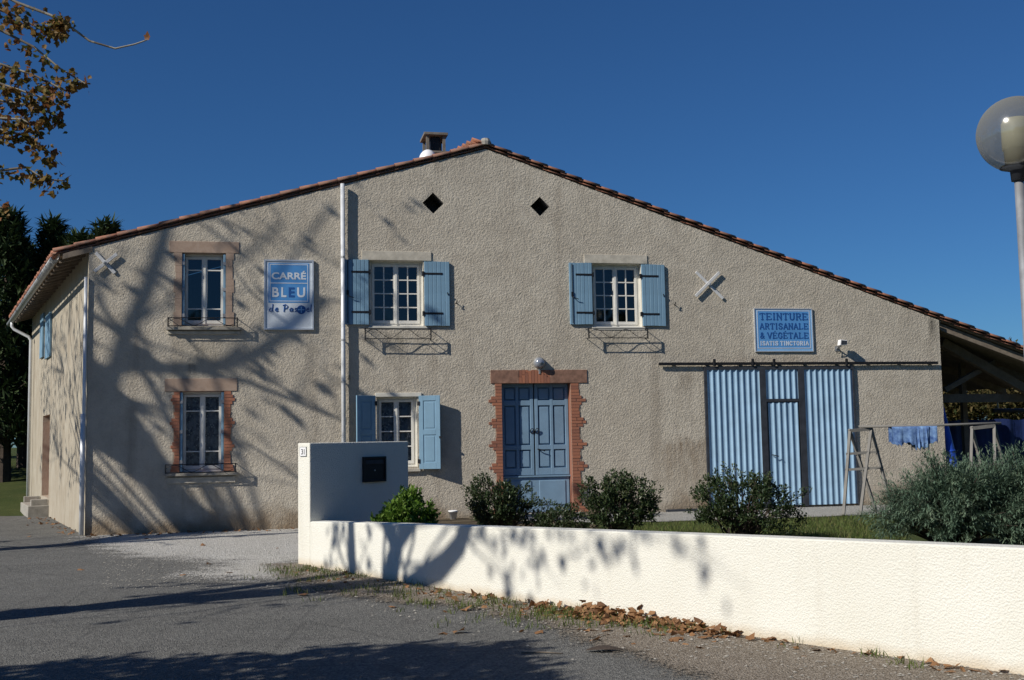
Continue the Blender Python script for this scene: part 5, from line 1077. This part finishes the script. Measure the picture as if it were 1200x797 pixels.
# ------------------------------------------------------------------ small ground things: grass tufts, leaves, pebbles
random.seed(99); gr = MB()
def tuft(P, n_, h_):
    for i in range(n_):
        b = P + Vector((random.gauss(0, .05), random.gauss(0, .05), 0)); d = Vector((random.gauss(0, .45), random.gauss(0, .45), 1)); L = h_ * random.uniform(.5, 1.2); tip = b + d.normalized() * L; s_ = Vector((random.uniform(-1, 1), random.uniform(-1, 1), 0)).normalized() * .004; mid = b.lerp(tip, .55) - Vector((d.x, d.y, 0)) * L * .12
        gr.add([b - s_, b + s_, mid + s_ * .8, tip, mid - s_ * .8], [(0, 1, 2, 4), (4, 2, 3)], min(1, max(0, random.gauss(.4, .3))))
for (px, py, rad, cnt) in ((365, 672, .35, 34), (350, 668, .25, 14), (392, 678, .35, 24), (440, 690, .3, 14), (470, 698, .3, 16), (520, 706, .4, 22), (560, 712, .35, 16), (590, 712, .25, 12), (650, 722, .3, 20), (672, 720, .3, 20), (700, 730, .35, 14), (735, 728, .25, 22), (700, 722, .25, 24), (780, 735, .2, 16), (800, 742, .25, 12), (640, 728, .35, 16), (940, 757, .1, 4), (1022, 771, .06, 3), (1060, 782, .06, 3), (380, 695, .4, 10)):
    P = gp(px, py)
    for i in range(cnt): tuft(Vector((P.x + random.gauss(0, rad), P.y + random.gauss(0, rad * .6), .01)), 9, .075)
tag(gr.build('verge_grass', 'grass', None, fix=False), 'short green grass tufts growing along the wall foot', 'grass', kind='stuff')
gr = MB(); random.seed(100)                          # garden lawn blades near the wall
for i in range(9000):
    px = random.uniform(730, 1060); py = random.uniform(601, 634); P = gp(px, py, GZ - .02); loc = (P - L0); v = loc.dot(EN)
    if v > -2.7: continue
    L = random.uniform(.04, .1); b = P; tip = b + Vector((random.gauss(0, .03), random.gauss(0, .03), L)); s_ = Vector((random.uniform(-1, 1), random.uniform(-1, 1), 0)).normalized() * .006
    gr.add([b - s_, b + s_, tip], [(0, 1, 2)], min(1, max(0, random.gauss(.45, .3))))
tag(gr.build('garden_grass', 'grass', None, fix=False), 'lawn grass between the white wall and the garage', 'grass', kind='stuff')
lt_ = MB(); random.seed(101)
def on_wall(i_f): i = int(i_f); t = i_f - i; return WL[i].lerp(WL[min(i + 1, len(WL) - 1)], t), acc[i]
def wall_at_px(x):
    best = min(range(len(WL) * 10 - 10), key=lambda j: abs(proj(on_wall(j / 10)[0])[0] - x)); return on_wall(best / 10)
for x0, x1, cnt, spread, hgt in ((690, 760, 190, .15, .11), (760, 830, 120, .13, .07), (640, 700, 70, .2, .04), (830, 870, 40, .1, .03), (870, 1190, 26, .09, .02), (370, 660, 60, .3, .02), (520, 600, 25, .2, .02), (680, 900, 50, .45, .01)):
    for i in range(cnt):
        P, nn = wall_at_px(random.uniform(x0, x1)); dd = abs(random.gauss(0, spread)) + .03; p = P - nn * dd; p.z = .02 + max(0, hgt * (1 - dd / .4)) * random.random(); fl_ = 1 if hgt < .03 else .6
        plane_leaf(lt_, p, Vector((random.gauss(0, 1), random.gauss(0, 1), random.gauss(0, .35 if fl_ < 1 else .12))), Vector((random.gauss(0, .5), random.gauss(0, .5), 1)), random.uniform(.035, .09), random.random())
for i in range(110):                                 # leaves blown against the house foot
    if i < 70: P = H2W(random.uniform(.1, 5.2), -abs(random.gauss(0, .22)) - .04, .02)
    else: t = random.uniform(.1, 6); q_ = -abs(random.gauss(.1, .3)); P = H2W(WD[0] * t + ns.x * q_, WD[1] * t + ns.y * q_, .02)
    plane_leaf(lt_, P, Vector((random.gauss(0, 1), random.gauss(0, 1), random.gauss(0, .15))), Vector((random.gauss(0, .4), random.gauss(0, .4), 1)), random.uniform(.05, .11), random.random())
tag(lt_.build('leaf_litter', 'deadleaf', None, fix=False), 'brown dead leaves drifted against the foot of wall and house', 'leaves', kind='stuff')
lm = []
for i in range(4):
    k = MB(); plane_leaf(k, Vector((0, -.06, .018)), Vector((.05, 1, .06)), Vector((random.uniform(-.2, .2), 0, 1)), .15, .2 + .2 * i); me_ = k.mesh('fallen_leaf'); me_.materials.append(M['deadleaf']); lm.append(me_)
for i, (px, py) in enumerate(((95, 668), (245, 662), (214, 674.5), (268, 672), (325, 643), (238, 640), (172, 632), (355, 698), (520, 743), (538, 742), (612, 722), (710, 741), (731, 747), (697, 752), (771, 745), (800, 743), (854, 745), (1097, 787), (1113, 789), (1142, 788), (940, 771), (545, 716), (460, 712), (900, 752))):
    P = gp(px, py); o = obj('fallen_leaf', lm[i % 4], None); o.location = (P.x, P.y, .004); o.rotation_euler = (random.uniform(-.05, .08), random.uniform(-.06, .06), random.uniform(0, 6.28)); s_ = random.uniform(.55, .85); o.scale = (s_, s_, s_ * .9)
    tag(o, 'dry orange-brown plane leaf lying on the ground', 'leaf', 'fallen plane leaves on street and verge')
P = gp(708, 764); k = MB()
for s_ in range(7):
    a = -1.2 + s_ * .4; k.add([], [])
vs = []; 
for i in range(9):
    t = i / 8; wv = .07 * math.sin(math.pi * (t * .9 + .05)) 
    for j in range(5): a = -1.1 + j * .55; vs.append((-.14 + .28 * t, wv * math.sin(a), .012 + wv * .55 * math.cos(a)))
k = MB().add(vs, [(i * 5 + j, i * 5 + j + 1, i * 5 + j + 6, i * 5 + j + 5) for i in range(8) for j in range(4)]); o = k.build('bark_piece', 'darkbark', None, True); o.location = (P.x, P.y, .0); tag(o, 'dark curled piece of bark lying on the asphalt', 'bark')
a = gp(611, 766); b = gp(660, 767); tag(MB().tube([a + Vector((0, 0, .008)), a.lerp(b, .5) + Vector((0, .01, .012)), b + Vector((0, 0, .008))], [.007, .006, .004], 6).build('twig', 'wood', None, True), 'thin straight twig lying on the asphalt', 'twig')
pb = MB(); random.seed(102)                          # pebbles on verge and forecourt
def pebble(P, s_):
    c8 = [(1, 0, .3), (.3, .9, .25), (-.8, .6, .3), (-.9, -.5, .25), (.2, -1, .3), (0, 0, .75)]
    r = random.uniform(0, 6.28); vs = [P + Vector((x * math.cos(r) - y * math.sin(r), x * math.sin(r) + y * math.cos(r), z)) * s_ * random.uniform(.8, 1.2) for x, y, z in c8] + [P + Vector((0, 0, -.3)) * s_]
    pb.add(vs, [(0, 1, 5), (1, 2, 5), (2, 3, 5), (3, 4, 5), (4, 0, 5)], None)
for i in range(3600):
    if i % 2: px, py = random.uniform(380, 1190), 0; Pw, nn = on_wall(random.uniform(0, len(WL) - 8)); P = Pw - nn * abs(random.gauss(.1, .55)); P = Vector((P.x, P.y, .012))
    else: P = gp(random.uniform(120, 400), random.uniform(628, 690)); 
    pebble(P, random.choice((.006, .008, .01, .014)))
tag(pb.build('pebbles', 'concrete', None, fix=False), 'loose pebbles scattered over verge and forecourt', 'pebbles', kind='stuff')
